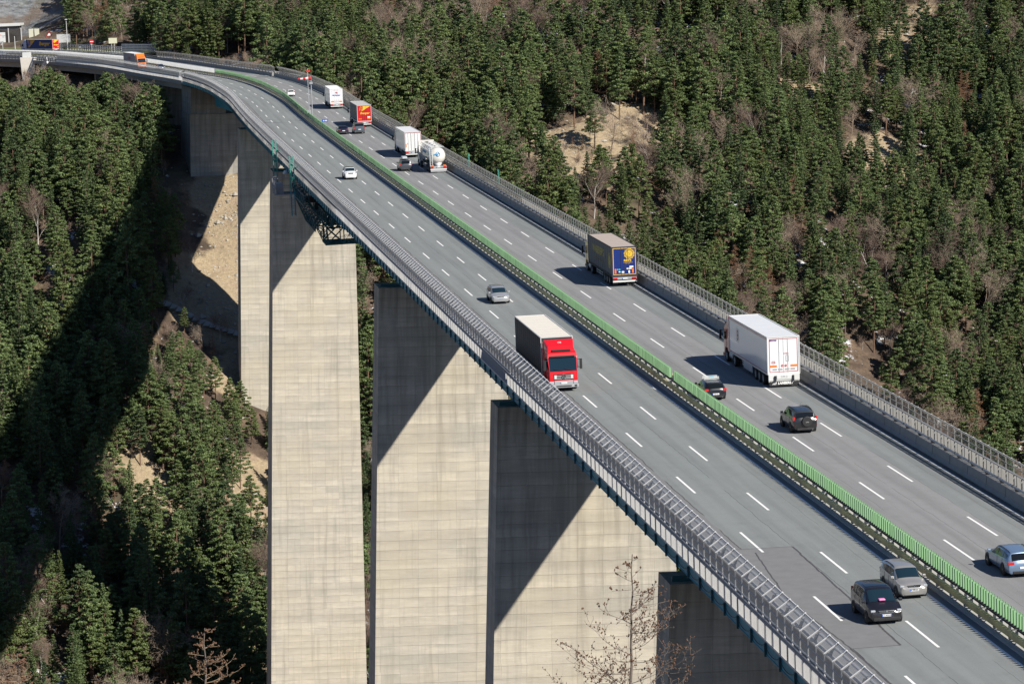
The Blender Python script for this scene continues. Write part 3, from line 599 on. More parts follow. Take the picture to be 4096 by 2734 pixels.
sg=deckobj('road_sign','small blue sign on a short post among the green blades, left of the dark saloon','sign')
q=P3(484,4.4,.8);m=MB();m.bar(q,q+Vector((0,0,1.2)),.08);m.build('post',M['galv_d'],sg);m=MB();m.box(-.55,.55,-.03,.03,0,.5,0,Matrix.Translation(q+Vector((0,-.06,1.1))));m.build('panel',M['plate_blue'],sg)
m=MB()
for a in(-.3,0.,.22): m.box(a,a+.16,-.04,-.032,.15,.35,0,Matrix.Translation(q+Vector((0,-.06,1.1))))
m.build('sign_mark',M['white'],sg)

# ------------------------------------------------ vehicles
_wm={}
def wheel(parent,x,y,r,w=.24,side=1,rim='rim',spokes=5):
    k=(r,w,rim,spokes)
    if k not in _wm:
        m=MB();n=28;pr=[(r*.62,-w*.42),(r*.66,-w*.5),(r*.93,-w*.5),(r,-w*.36),(r,w*.36),(r*.93,w*.5),(r*.66,w*.5),(r*.62,w*.42)]
        v=[(a,math.cos(q*2*math.pi/n)*rr_,math.sin(q*2*math.pi/n)*rr_) for q in range(n) for rr_,a in pr];kk=len(pr)
        m.poly(v,[(q*kk+j,q*kk+(j+1)%kk,((q+1)%n)*kk+(j+1)%kk,((q+1)%n)*kk+j) for q in range(n) for j in range(kk)])
        t=m.build('wheel',M['tyre'],smooth=True);tm=t.data;bpy.data.objects.remove(t)
        m=MB();m.cyl((w*.12,0,0),(1,0,0),r*.63,.03,24,1);m.cyl((w*.34,0,0),(1,0,0),r*.15,.05,12,0)
        ns=spokes
        for q in range(ns):
            a=q*2*math.pi/ns;c,s_=math.cos(a),math.sin(a);m.bar((w*.32,c*r*.1,s_*r*.1),(w*.34,c*r*.6,s_*r*.6),r*.17,.04,0,4,(1,0,0))
        pr=[(r*.55,w*.36),(r*.64,w*.42),(r*.64,w*.2),(r*.55,w*.2)];v=[(a,math.cos(q*2*math.pi/24)*rr_,math.sin(q*2*math.pi/24)*rr_) for q in range(24) for rr_,a in pr]
        m.poly(v,[(q*4+j,q*4+(j+1)%4,((q+1)%24)*4+(j+1)%4,((q+1)%24)*4+j) for q in range(24) for j in range(4)])
        o=m.build('rim',[M[rim],M['dark']]);om=o.data;bpy.data.objects.remove(o);_wm[k]=(tm,om)
    tm,om=_wm[k];a=bpy.data.objects.new('wheel',tm);b=bpy.data.objects.new('rim',om)
    for q in(a,b): COL.objects.link(q)
    a.parent=parent;a.location=(x,y,r);a.rotation_euler=(0,0,0 if side>0 else math.pi);b.parent=a
    return a
def text(parent,name,s,size,mw,mat,extr=.006,shear=0,bold=0,sx=1.,align='CENTER'):
    cu=bpy.data.curves.new(name,'FONT');cu.body=s;cu.size=size;cu.extrude=extr;cu.shear=shear;cu.offset=bold;cu.align_x=align;cu.align_y='CENTER';cu.resolution_u=3
    o=bpy.data.objects.new(name,cu);COL.objects.link(o)
    me=bpy.data.meshes.new_from_object(o.evaluated_get(bpy.context.evaluated_depsgraph_get()));bpy.data.objects.remove(o);bpy.data.curves.remove(cu)
    me.materials.clear();me.materials.append(mat)
    ob=bpy.data.objects.new(name,me);COL.objects.link(ob);ob.parent=parent;ob.matrix_local=mw@Matrix.Diagonal((sx,1,1,1));return ob
# planes to write on: rear face (normal -Y), left side (normal -X, local +Y is forward), front (normal +Y)
def onrear(x,y,z): return Matrix.Translation((x,y,z))@Matrix.Rotation(R(90),4,'X')
def onfront(x,y,z): return Matrix.Translation((x,y,z))@Matrix.Rotation(math.pi,4,'Z')@Matrix.Rotation(R(90),4,'X')
def onleft(x,y,z): return Matrix.Translation((x,y,z))@Matrix.Rotation(-R(90),4,'Z')@Matrix.Rotation(R(90),4,'X')
def place(s,t,back=False,z=.004): return DM@Matrix.Translation(at(s,t,z))@Matrix.Rotation(head(s)+(math.pi if back else 0),4,'Z')
def plate(parent,y,z,front,txt='',blue=False,x=0,w=.52):
    m=MB();yy=(y,y+.02) if front else (y-.02,y);m.box(x-w/2,x+w/2,*yy,z-.06,z+.06,0)
    e=.003;yb=(y+.02,y+.02+e) if front else (y-.02-e,y-.02)
    sgn=1 if not front else -1
    for sd in((-1,1) if blue else (-1,)): 
        xa=x+sd*sgn*(w/2-.025);m.box(xa-.022,xa+.022,*yb,z-.055,z+.055,1)
    p=m.build('number_plate',[M['plate'],M['plate_blue']],parent)
    if txt: text(p,'plate_characters',txt,.10,(onfront if front else onrear)(x,yb[1] if front else yb[0],z),M['black_txt'],.003)
def car(name,label,cat,mat,col,L,Wd,H,st,wheels,wr,win,scr,back,lights,rails=False,metal=0.,plates=None,trim=True,roofglass=False,rim='rim',group='cars on the bridge'):
    """st: stations (y,halfw,zbottom,zbelt,ztop,halfw_top) front to rear"""
    o=empty(name,mat,label,cat,group);pm=paint(col,metal)
    def sec(q):
        y,hw,zb,ze,zt,ht=q
        return [(0,zb),(hw*.86,zb),(hw*.97,zb+.10),(hw,zb+(ze-zb)*.42),(hw*.985,ze-.09),(hw*.955,ze),(ht,zt-.065),(ht*.86,zt-.015),(ht*.45,zt),(0,zt+.008)]
    ST=sorted(st,key=lambda q:q[0]);ys=[q[0] for q in ST]
    def at_y(y): 
        a=np.array([[np.interp(y,ys,[q[k] for q in ST]) for k in range(6)]])[0];return sec((y,*a[1:]))
    m=MB();V=[];n=10
    for q in st:
        s_=sec(q);V.append([(x,q[0],z) for x,z in s_]+[(-x,q[0],z) for x,z in s_[-2:0:-1]])
    k=len(V[0]);vv=[p for r in V for p in r]
    F=[(i*k+j,i*k+(j+1)%k,(i+1)*k+(j+1)%k,(i+1)*k+j) for i in range(len(V)-1) for j in range(k)]+[tuple(range(k)),tuple(range((len(V)-1)*k,len(V)*k))[::-1]]
    m.poly(vv,F);m.build('body',pm,o,smooth=True)
    def side(y,v,sd,off=.012):
        s_=at_y(y);a,b=s_[5],s_[6];return (sd*(a[0]+(b[0]-a[0])*v+off),y,a[1]+(b[1]-a[1])*v+off*.3)
    for w in win:
        for sd in(-1,1):
            mb=MB();ps=[side(y,v,sd) for y,v in w];mb.face(ps if sd>0 else ps[::-1]);mb.build('side_window',M['glass'],o)
    def strip(nm,y0,y1,f0,f1,ex,mt):
        rows=[]
        for y in (y0+(y1-y0)*f0,y0+(y1-y0)*(f0+f1)/2,y0+(y1-y0)*f1):
            s_=at_y(y);p6,p7,p8,p9=s_[6],s_[7],s_[8],s_[9];q=(p7[0]+(p6[0]-p7[0])*ex,p7[1]+(p6[1]-p7[1])*ex);h=[q,p7,p8,p9]
            rows.append([(x,y,z+.013) for x,z in h]+[(-x,y,z+.013) for x,z in h[-2::-1]])
        d=1 if y0>y1 else -1
        rows=[[(x,y+d*.012,z) for x,y,z in r] for r in rows]
        mb=MB();nn=len(rows[0]);mb.poly([p for r in rows for p in r],[(i*nn+j,i*nn+j+1,(i+1)*nn+j+1,(i+1)*nn+j) for i in range(2) for j in range(nn-1)]);return mb.build(nm,mt,o,smooth=True)
    strip('windscreen',scr[0],scr[1],.08,.93,.75,M['glass_b'])
    if back: strip('rear_window',back[0],back[1],.12,.88,.6,M['glass'])
    if roofglass: strip('sunroof',roofglass[0],roofglass[1],.05,.95,.0,M['glass'])
    yf,yr=st[0][0],st[-1][0];hw=max(q[1] for q in st)
    for sd in(-1,1):
        for y in wheels:
            m=MB();m.cyl((sd*(hw-.09),y,wr+.02),(1,0,0),wr+.055,.20,24);m.build('wheel_arch',M['dark'],o)
            wheel(o,sd*(hw-.085),y,wr,.22,sd,rim)
        # mirrors
        m=MB();yy=scr[0]-.18;zz=at_y(yy)[5][1]+.10;m.box(hw-.02,hw+.17,yy-.09,yy+.05,zz-.06,zz+.09,0) if sd>0 else m.box(-hw-.17,-hw+.02,yy-.09,yy+.05,zz-.06,zz+.09,0);m.build('mirror',pm,o,bevel=.03)
        for (kind,x0,x1,y0,y1,z0,z1) in lights:
            m=MB();a,b=(x0,x1) if sd>0 else (-x1,-x0);m.box(a,b,y0,y1,z0,z1);m.build('headlight' if kind=='head' else 'tail_light',M[kind],o,bevel=.03)
        if rails:
            m=MB();pts=[(y,at_y(y)[6]) for y in np.linspace(rails[0],rails[1],6)]
            P=[(sd*(p[0]-.05),y,p[1]+(.07 if 0<i<5 else .02)) for i,(y,p) in enumerate(pts)]
            for a,b in zip(P[:-1],P[1:]): m.bar(a,b,.035,.03)
            m.build('roof_rail',M['chrome'] if rails[2] else M['dark'],o)
    # shut lines, bumper trim
    if trim:
        m=MB()
        for y in trim:
            s_=at_y(y)
            for sd in(-1,1): 
                P=[(sd*(x+.004),y,z) for x,z in s_[2:6]]
                for a,b in zip(P[:-1],P[1:]): m.bar(a,b,.012,.012)
        m.build('door_gap',M['dark'],o)
    return o,at_y,hw
def frontbits(o,y,z0,z1,w=.45,chrome=True,low=(.22,.36,.62)):
    m=MB();m.box(-w,w,y-.02,y+.022,z0,z1);g=m.build('grille',M['dark'],o,bevel=.01)
    m=MB()
    for k in range(2): m.box(-w+.03,w-.03,y+.022,y+.030,z0+.02+k*(z1-z0-.03)/3,z0+.035+k*(z1-z0-.03)/3)
    if chrome: m.box(-w-.015,w+.015,y+.0,y+.03,z1-.0,z1+.03)
    m.build('grille_bar',M['chrome'],g)
    m=MB();m.box(-low[2],low[2],y-.0,y+.035,low[0],low[1]);m.build('air_intake',M['dark'],o,bevel=.01)
    m=MB();m.cyl((0,y+.045,z1-.0),(0,1,0),.055,.02,16);m.build('emblem',M['chrome'],o)
V=[]
# station helper for a usual car body
def body_st(L,W,H,hood=.9,cowl=.30,roofF=.16,roofR=-.36,tail=-.5,belt=.92,gc=.22,nose=.62,rearz=None,notch=None):
    w=W/2;y=lambda f:f*L;zt=H
    st=[(y(.5),w*.70,gc+.05,nose*.80,nose*.86,w*.55),(y(.485),w*.86,gc,nose*.96,nose*1.03,w*.66),(y(.44),w*.95,gc,nose*1.12,nose*1.17,w*.74),(y(.37),w*.985,gc,belt*.88,belt*.95,w*.76),(y(cowl),w,gc,belt*.97,belt*1.05,w*.78),
        (y(roofF),w,gc,belt,zt-.05,w*.74),(y(roofF-.06),w,gc,belt,zt-.012,w*.75),(y(-.08),w,gc,belt+.02,zt,w*.755),(y(-.25),w,gc,belt+.04,zt-.02,w*.745),(y(roofR),w*.99,gc,belt+.06,zt-.07,w*.72)]
    if notch: st+=[(y(notch),w*.985,gc,belt+.04,belt+.10,w*.74),(y(-.465),w*.96,gc+.02,belt+.03,belt+.07,w*.70),(y(-.492),w*.86,gc+.06,belt-.12,belt-.08,w*.66)]
    else: st+=[(y(tail+.035),w*.965,gc+.02,belt+.02,belt+.12,w*.74),(y(tail+.008),w*.93,gc+.02,belt-.08,belt-.02,w*.70),(y(tail),w*.86,gc+.06,belt-.28,belt-.22,w*.66)]
    return st
# -- dark compact people carrier in the foreground
st=body_st(4.05,1.87,1.67,cowl=.30,roofF=.10,roofR=-.44,belt=1.02,nose=.74)
o,ay,hw=car('people_carrier','black people carrier with a blue-edged plate, in the left lanes at the bottom right','car',place(94.4,-1.1,True),(.012,.012,.016),4.05,1.87,1.67,st,(1.28,-1.25),.31,
 [[(1.05,.1),(.58,.78),(.50,.9),(.02,.9),(.02,.1)],[(-.06,.1),(-.06,.9),(-.9,.9),(-.9,.1)],[(-.98,.1),(-.98,.9),(-1.6,.85),(-1.55,.15)]],(1.25,.42),(-1.98,-1.76),[('head',.58,.83,1.80,1.95,.68,.80),('tail',.74,.86,-2.0,-1.9,.9,1.3)],rails=False,trim=(.0,-.94),roofglass=(.1,-.75))
frontbits(o,2.0,.63,.75,.42,True,(.26,.40,.70));plate(o,2.03,.53,True,'CZ 682NG',True)
m=MB();m.box(-.25,.1,0,.28,0,.10,0,Matrix.Translation((.1,1.0,1.13)));m.build('pink_cloth',simple('pink_cloth',(.7,.25,.5)),o,bevel=.04)
# -- pale grey estate beside it
st=body_st(4.24,1.64,1.48,cowl=.25,roofF=.08,roofR=-.46,belt=.93,nose=.72)
o,ay,hw=car('estate_car','champagne grey estate car just behind the black people carrier, beside the green blades','car',place(99.7,1.9,True),(.40,.39,.375),4.24,1.64,1.48,st,(1.30,-1.18),.30,
 [[(.85,.1),(.42,.8),(.35,.9),(-.08,.9),(-.08,.1)],[(-.15,.1),(-.15,.9),(-.95,.88),(-.95,.1)],[(-1.02,.1),(-1.02,.88),(-1.75,.7),(-1.6,.12)]],(1.08,.36),(-2.06,-1.9),[('head',.53,.76,1.80,2.01,.64,.77),('tail',.68,.79,-2.08,-1.98,.7,1.0)],rails=(.2,-1.7,False),metal=.45,trim=(-.12,-.98,.75))
frontbits(o,2.075,.64,.76,.36,True,(.25,.38,.55));plate(o,2.1,.52,True,'IL 184 DF')
# -- silver estate farther up
st=body_st(4.57,1.77,1.48,cowl=.26,roofF=.10,roofR=-.46,belt=.93,nose=.72)
o,ay,hw=car('estate_car','silver grey estate car alone just above the trailer of the red lorry','car',place(233.6,-.95,True),(.46,.465,.475),4.57,1.77,1.48,st,(1.38,-1.25),.31,
 [[(.95,.1),(.52,.8),(.45,.9),(-.05,.9),(-.05,.1)],[(-.12,.1),(-.12,.9),(-.98,.88),(-.98,.1)],[(-1.05,.1),(-1.05,.88),(-1.85,.7),(-1.7,.12)]],(1.2,.46),(-2.2,-2.05),[('head',.56,.82,1.95,2.14,.64,.76),('tail',.70,.84,-2.24,-2.12,.7,1.0)],rails=(.3,-1.8,True),metal=.45,trim=(-.08,-1.02,.85))
frontbits(o,2.23,.62,.74,.36,True,(.24,.36,.6));plate(o,2.26,.50,True,'IL 78 WF')
# -- white suv
st=body_st(4.53,1.84,1.67,cowl=.25,roofF=.12,roofR=-.44,belt=1.08,nose=.88,gc=.28)
o,ay,hw=car('sport_utility_vehicle','white sport utility vehicle with dark glass roof, level with the tanker','car',place(384.2,-.9,True),(.74,.75,.76),4.53,1.84,1.67,st,(1.38,-1.38),.36,
 [[(1.0,.1),(.62,.8),(.55,.9),(-.0,.9),(-.0,.1)],[(-.08,.1),(-.08,.9),(-.95,.88),(-.95,.1)],[(-1.02,.1),(-1.02,.88),(-1.75,.7),(-1.7,.12)]],(1.12,.55),(-2.16,-2.0),[('head',.52,.86,1.95,2.15,.80,.98),('tail',.72,.86,-2.2,-2.1,.9,1.15)],rails=(.4,-1.7,True),trim=(-.04,-1.0),roofglass=(.35,-1.2))
frontbits(o,2.21,.74,.96,.38,True,(.30,.46,.6));plate(o,2.25,.58,True,'')
# -- cars driving away
def tailbits(o,y,z=.55,txt='',x=0,bar=True,ym=None):
    plate(o,y,z,False,txt,x=x)
    m=MB();m.box(-.62,.62,y-.05,y+.1,.25,.40);m.build('bumper_insert',M['dark'],o,bevel=.02)
    m=MB();m.cyl((.5,y-.02,.27),(0,1,0),.035,.12,10);m.build('exhaust',M['chrome'],o)
# black hatchback with ski rack
st=body_st(4.23,1.75,1.42,cowl=.22,roofF=.05,roofR=-.40,belt=.90,nose=.70)
o,ay,hw=car('hatchback','black hatchback with a white ski rack, half hidden behind the green blades','car',place(168.7,6.15),(.008,.009,.012),4.23,1.75,1.42,st,(1.42,-1.22),.31,
 [[(.65,.1),(.25,.8),(.18,.9),(-.35,.9),(-.35,.1)],[(-.42,.1),(-.42,.9),(-1.2,.8),(-1.15,.12)]],(.95,.22),(-2.08,-1.72),[('head',.5,.8,1.75,1.98,.58,.75),('tail',.56,.86,-2.10,-1.9,.74,.93)],trim=(-.38,))
tailbits(o,-2.11,.52,'I 6011 A')
k=empty('ski_rack',place(168.7,6.15)@Matrix.Translation((0,-.35,1.44)),'white ski rack with a cyan bag, mounted on the roof of the black hatchback','ski rack');m=MB()
for yy in(-.35,.35):
    m.bar((-.6,yy,.05),(.6,yy,.05),.05,.04)
    for z in(.13,.2): m.bar((-.58,yy,z),(.58,yy,z),.07,.035)
m.build('rack_bar',M['white_panel'],k);m=MB();m.box(-.15,.25,-.12,.10,.09,.19);m.build('bag',simple('cyan_cloth',(.0,.55,.75)),k,bevel=.03)
# black off-roader with spare wheel
st=body_st(4.40,1.82,1.68,cowl=.25,roofF=.12,roofR=-.44,belt=1.06,nose=.86,gc=.30)
P_=place(152.2,9.05)
o,ay,hw=car('off_road_car','black off-road car with a round spare wheel cover on its back door','car',P_,(.012,.013,.015),4.40,1.82,1.68,st,(1.38,-1.28),.36,
 [[(1.0,.1),(.6,.8),(.52,.9),(.0,.9),(.0,.1)],[(-.08,.1),(-.08,.9),(-.95,.88),(-.95,.1)],[(-1.03,.12),(-1.03,.86),(-1.75,.75),(-1.65,.15)]],(1.1,.53),(-2.1,-1.95),[('head',.55,.85,1.9,2.1,.8,.98),('tail',.74,.90,-2.13,-1.95,.92,1.22),('redref',.74,.88,-2.16,-2.1,.58,.68)],trim=(-.04,-.99),rails=(.4,-1.7,False))
m=MB();m.cyl((.1,-2.24,.88),(0,1,0),.37,.2,28);w_=m.build('spare_wheel_cover',M['dark'],o,bevel=.03);tailbits(o,-2.17,.52,'IL 382 EX',x=0)
text(w_,'cover_mark','RAV4',.09,onrear(.1,-2.345,.84),M['galv'],.003)
m=MB();m.bar((0,-.6,1.68),(0,-.75,1.98),.012);m.build('aerial',M['dark'],o)
# light blue estate at the right edge
st=body_st(4.62,1.81,1.44,cowl=.24,roofF=.06,roofR=-.43,belt=.90,nose=.70)
o,ay,hw=car('estate_car','light blue estate car cut off by the right edge of the photo','car',place(103.1,9.1),(.20,.29,.42),4.62,1.81,1.44,st,(1.52,-1.29),.33,
 [[(.85,.1),(.38,.8),(.30,.9),(-.25,.9),(-.25,.1)],[(-.32,.1),(-.32,.9),(-1.15,.88),(-1.15,.1)],[(-1.22,.12),(-1.22,.86),(-1.85,.7),(-1.72,.15)]],(1.1,.28),(-2.22,-1.98),[('head',.55,.84,1.9,2.15,.6,.78),('tail',.52,.885,-2.3,-2.02,.74,.90)],metal=.4,rails=(.2,-1.8,False),trim=(-.28,-1.18))
tailbits(o,-2.3,.58,'')
# grey people carrier with roof box
st=body_st(4.45,1.80,1.66,cowl=.28,roofF=.12,roofR=-.44,belt=1.02,nose=.78)
P_=place(394.2,8.4)
o,ay,hw=car('people_carrier','grey people carrier with a silver box on its roof, left of the tanker','car',P_,(.07,.075,.09),4.45,1.80,1.66,st,(1.38,-1.3),.32,
 [[(1.05,.1),(.6,.8),(.5,.9),(.0,.9),(.0,.1)],[(-.08,.1),(-.08,.9),(-.95,.88),(-.95,.1)],[(-1.03,.12),(-1.03,.86),(-1.75,.75),(-1.65,.15)]],(1.2,.53),(-2.12,-1.95),[('head',.55,.85,1.9,2.1,.7,.88),('tail',.70,.89,-2.14,-1.95,.82,1.12)],metal=.3,trim=(-.04,))
tailbits(o,-2.14,.66,'')
k=empty('roof_box',P_@Matrix.Translation((-.05,-.35,1.68)),'silver grey roof box on bars, on top of the grey people carrier','roof box');m=MB();m.box(-.38,.38,-.95,.95,.08,.42);m.build('shell',simple('silver_plastic',(.45,.48,.52),.4),k,bevel=.1);m=MB()
for yy in(-.5,.5): m.bar((-.7,yy,.04),(.7,yy,.04),.05,.04)
m.build('roof_bar',M['dark'],k)
# grey van, dark saloon, white hatchback
st=[(2.42,.70,.27,.72,.80,.6),(2.36,.86,.22,.80,.92,.66),(2.1,.93,.22,.95,1.05,.72),(1.55,.95,.22,1.12,1.22,.74),(.85,.95,.22,1.15,1.86,.77),(.5,.95,.22,1.15,1.95,.79),(-1.,.95,.22,1.15,1.96,.79),(-2.2,.95,.22,1.15,1.93,.78),(-2.36,.94,.24,1.15,1.25,.80),(-2.42,.9,.3,.9,.95,.78)]
o,ay,hw=car('van','dark grey passenger van directly behind the red lorry doors','van',place(478.6,9.8),(.10,.12,.14),4.85,1.9,1.96,st,(1.5,-1.5),.33,
 [[(1.35,.1),(.9,.8),(.8,.9),(.25,.9),(.25,.1)],[(.15,.1),(.15,.9),(-.9,.9),(-.9,.1)],[(-1.0,.1),(-1.0,.9),(-2.1,.9),(-2.1,.1)]],(1.5,.87),(-2.35,-2.21),[('head',.58,.88,2.1,2.34,.8,1.0),('tail',.84,.955,-2.44,-2.3,.88,1.3)],metal=.3,trim=(.2,-.95))
tailbits(o,-2.43,.8,'')
st=body_st(4.90,1.86,1.44,cowl=.20,roofF=.03,roofR=-.27,belt=.90,nose=.70,notch=-.37)
o,ay,hw=car('saloon_car','dark blue saloon car beside the grey van, next to the green blades','car',place(479.1,7.0),(.012,.015,.035),4.90,1.86,1.44,st,(1.45,-1.4),.33,
 [[(.7,.1),(.22,.8),(.15,.9),(-.4,.9),(-.4,.1)],[(-.47,.1),(-.47,.9),(-1.15,.85),(-1.45,.2)]],(.92,.17),(-1.76,-1.36),[('head',.55,.85,2.1,2.3,.6,.76),('tail',.55,.89,-2.42,-2.25,.78,.92)],trim=(-.43,))
tailbits(o,-2.43,.66,'')
st=body_st(3.95,1.72,1.48,cowl=.25,roofF=.08,roofR=-.42,belt=.95,nose=.75)
o,ay,hw=car('hatchback','small white hatchback driving away, highest up the road beside the green blades','car',place(604,6.8),(.75,.76,.78),3.95,1.72,1.48,st,(1.25,-1.2),.30,
 [[(.8,.1),(.35,.8),(.28,.9),(-.2,.9),(-.2,.1)],[(-.27,.1),(-.27,.9),(-1.15,.8),(-1.1,.12)]],(.98,.32),(-1.93,-1.66),[('head',.5,.8,1.65,1.86,.6,.8),('tail',.66,.84,-1.96,-1.8,.85,1.15)],trim=(-.23,))
tailbits(o,-1.96,.62,'')
st=body_st(4.5,1.8,1.42,cowl=.24,roofF=.06,roofR=-.36,belt=.90,nose=.70)
car('estate_car','dark blue car glimpsed through the mesh fence beside the orange lorry cab','car',place(759,1.3,True),(.015,.02,.05),4.5,1.8,1.42,st,(1.4,-1.3),.32,[[(.8,.1),(.3,.85),(-1.3,.85),(-1.3,.12)]],(1.08,.27),(-2.1,-1.7),[('head',.5,.8,1.9,2.1,.6,.78)],trim=False)
# ---- lorries: origin on the ground under the back of the trailer
def lorry(name,label,s,t,back,cabc,sidec,rearc,roofc,side_m=None,rear_m=None,L=13.6,H=4.0,defl=True,skirt=None,curtain=True,frame=None,lod=0,tank=False,cabh=3.05,hitch=.75):
    o=empty(name,place(s,t,back),label,'lorry','lorries on the bridge');w=1.275;z0=1.08
    cp=paint(cabc);sm=side_m or paint(sidec);rm=rear_m or paint(rearc);fm=frame or M['galv']
    if not tank:
        m=MB();m.box(-w,w,0,L,z0,H);bx=m.build('trailer_body',[sm,rm,simple('trailer_roof',roofc,.8,0,.06,.8,spec=.15)],o)
        for p in bx.data.polygons:
            n=p.normal
            p.material_index=2 if n.z>.5 else 1 if n.y<-.5 else 0
        m=MB()
        for x in(-w,w):
            for y in(0,L): m.bar((x,y,z0),(x,y,H+.01),.07,.07,up=(0,1,0))
            m.bar((x,0,H),(x,L,H),.08,.08);m.bar((x,0,z0),(x,L,z0),.06,.14)
        for y in(0,L): m.bar((-w,y,H),(w,y,H),.08,.08);m.bar((-w,y,z0),(w,y,z0),.08,.12)
        m.build('trailer_frame',fm,bx)
        if curtain:
            m=MB();n=38
            for k in range(n):
                y=.2+k*(L-.4)/(n-1)
                for x in(-w-.012,w+.012): m.bar((x,y,z0-.02),(x,y,z0+.2),.03,.012);
                if k%3==0:
                    for x in(-w-.008,w+.008): m.bar((x,y,z0+.2),(x,y,H-.05),.014,.008)
            m.build('curtain_buckles',M['dark'],bx)
            m=MB()
            for k in range(1,9): m.bar((-w,k*L/9,H+.006),(w,k*L/9,H+.006),.05,.012)
            m.build('roof_bows',paint(tuple(x*.82 for x in roofc)),bx)
        m=MB();m.bar((0,-.012,z0+.05),(0,-.012,H-.08),.03,.02,up=(0,1,0))
        for x in(-.35,.35): m.bar((x,-.02,z0+.1),(x,-.02,H-.1),.03,.03,up=(0,1,0))
        m.build('door_bars',M['galv'] if rearc[0]>.4 and rearc[1]>.4 else M['chassis'],bx)
    m=MB();m.box(-.55,.55,.2,L-.5,.75,z0-.002);m.box(-1.15,1.15,1.2,5.3,.85,1.0);m.build('chassis',M['chassis'],o)
    for y in(2.0,3.3,4.6):
        for sd in(-1,1): wheel(o,sd*1.06,y,.50,.36,sd,'galv_d',8)
    m=MB()
    for x in(-1,1):
        for z in(.62,.85): m.bar((x*1.22,5.6,z),(x*1.22,9.2,z),.03,.1)
        for y in(5.7,7.4,9.1): m.bar((x*1.2,y,.6),(x*1.2,y,1.05),.05,.05,up=(0,1,0))
    m.build('side_guard',M['galv_d'],o)
    if skirt:
        m=MB();m.box(-1.27,-1.23,5.5,8.6,.42,1.04);m.box(1.23,1.27,5.5,8.6,.42,1.04);m.build('pallet_box',paint(skirt),o)
    m=MB();m.box(-1.22,1.22,-.02,.12,.45,.62);ub=m.build('rear_bumper',M['white_panel'],o)
    m=MB();m.box(-1.22,1.22,.02,.12,.72,1.0);m.build('light_board',M['galv_d'],o)
    for x in(-1,1):
        m=MB();a,b=sorted((x*.75,x*1.18));m.box(a,b,-.04,.03,.74,.92);m.build('tail_light',M['tail'],o)
        m=MB();m.box(min(x*.7,x*1.2),max(x*.7,x*1.2),.25,.28,.2,.75);m.build('mud_flap',M['dark'],o)
    plate(o,-.025,.82,False,'')
    # tractor
    f=L+2.9;m=MB();m.box(-.45,.45,L-3.2,f-.6,.6,.95);m.box(-1.2,-.5,L-.6,L+.5,.45,1.05);m.box(.5,1.2,L-.6,L+.5,.45,1.05);m.build('tractor_chassis',M['chassis'],o)
    for sd in(-1,1):
        wheel(o,sd*1.05,L-1.5,.50,.40,sd,'galv_d',8);wheel(o,sd*1.08,f-1.42,.50,.32,sd,'galv_d',8)
        m=MB();m.cyl((sd*.95,L-.35,.75),(0,1,0),.33,1.1,18);m.build('fuel_tank',M['galv'],o)
    hw=1.22;prof=[(f-.02,.42),(f,1.15),(f-.05,1.72),(f-.42,cabh-.42),(f-.62,cabh-.08),(f-.85,cabh),(f-2.22,cabh+.05),(f-2.26,.95),(f-1.98,.95),(f-1.86,1.16),(f-.98,1.16),(f-.86,.9),(f-.8,.42)]
    def xw(z,y): return hw*(.93 if y>f-.25 else 1)*(1 if z<cabh-.3 else .95)
    m=MB();n=len(prof);v=[(-xw(z,y),y,z) for y,z in prof]+[(xw(z,y),y,z) for y,z in prof]
    m.poly(v,[(k,(k+1)%n,n+(k+1)%n,n+k) for k in range(n)]+[tuple(range(n))[::-1],tuple(range(n,2*n))]);cb_=m.build('cab',cp,o,bevel=.05)
    if defl:
        m=MB();d=[(-1.1,f-.85,cabh+.0),(1.1,f-.85,cabh+.0),(1.18,f-2.1,cabh+.03),(-1.18,f-2.1,cabh+.03),(-1.02,f-1.25,cabh+.42),(1.02,f-1.25,cabh+.42),(1.2,f-2.15,H-.08),(-1.2,f-2.15,H-.08)]
        m.poly(d,[(0,1,2,3),(0,4,5,1),(1,5,6,2),(2,6,7,3),(3,7,4,0),(4,7,6,5)]);m.build('roof_spoiler',cp,cb_,bevel=.04)
        m=MB();m.box(-.75,.75,f-1.0,f-.72,cabh+.02,cabh+.14);m.box(-1.0,1.0,f-.44,f-.30,cabh-.40,cabh-.28);m.build('visor_and_gap_shade',M['dark'],cb_,bevel=.02)  # first box: dark strip standing in for shade in the spoiler gap; second: visor
        m=MB();m.box(-hw,-hw+.05,f-2.75,f-2.2,.95,H-.3);m.box(hw-.05,hw,f-2.75,f-2.2,.95,H-.3);m.build('side_fairing',cp,cb_)
    def fr(z): return np.interp(z,[.42,1.15,1.72,cabh-.42],[f-.02,f,f-.05,f-.42])
    za,zb=1.66,cabh-.42;m=MB();m.face([(-1.08,fr(za)+.02,za),(-1.12,fr(zb)+.015,zb),(1.12,fr(zb)+.015,zb),(1.08,fr(za)+.02,za)],0);m.build('windscreen',M['glass_b'],cb_)
    m=MB();m.bar((-.7,fr(za)+.04,za+.02),(-.1,fr(za)+.03,za+.22),.025,.02);m.bar((.1,fr(za)+.04,za+.02),(.75,fr(za)+.03,za+.22),.025,.02);m.build('wiper',M['dark'],cb_)
    for sd in(-1,1):
        x=sd*(hw+.012);m=MB();ps=[(x,f-.32,1.75),(x,f-.6,cabh-.55),(x,f-1.25,cabh-.55),(x,f-1.3,1.8)];m.face(ps if sd>0 else ps[::-1]);m.build('side_window',M['glass'],cb_)
        m=MB();m.box(sd*1.45-.09,sd*1.45+.09,f-.28,f-.12,1.75,2.55);m.bar((sd*1.2,f-.3,2.5),(sd*1.45,f-.2,2.5),.04);m.bar((sd*1.2,f-.3,1.9),(sd*1.45,f-.2,1.9),.04);m.build('mirror',M['dark'],cb_,bevel=.0)
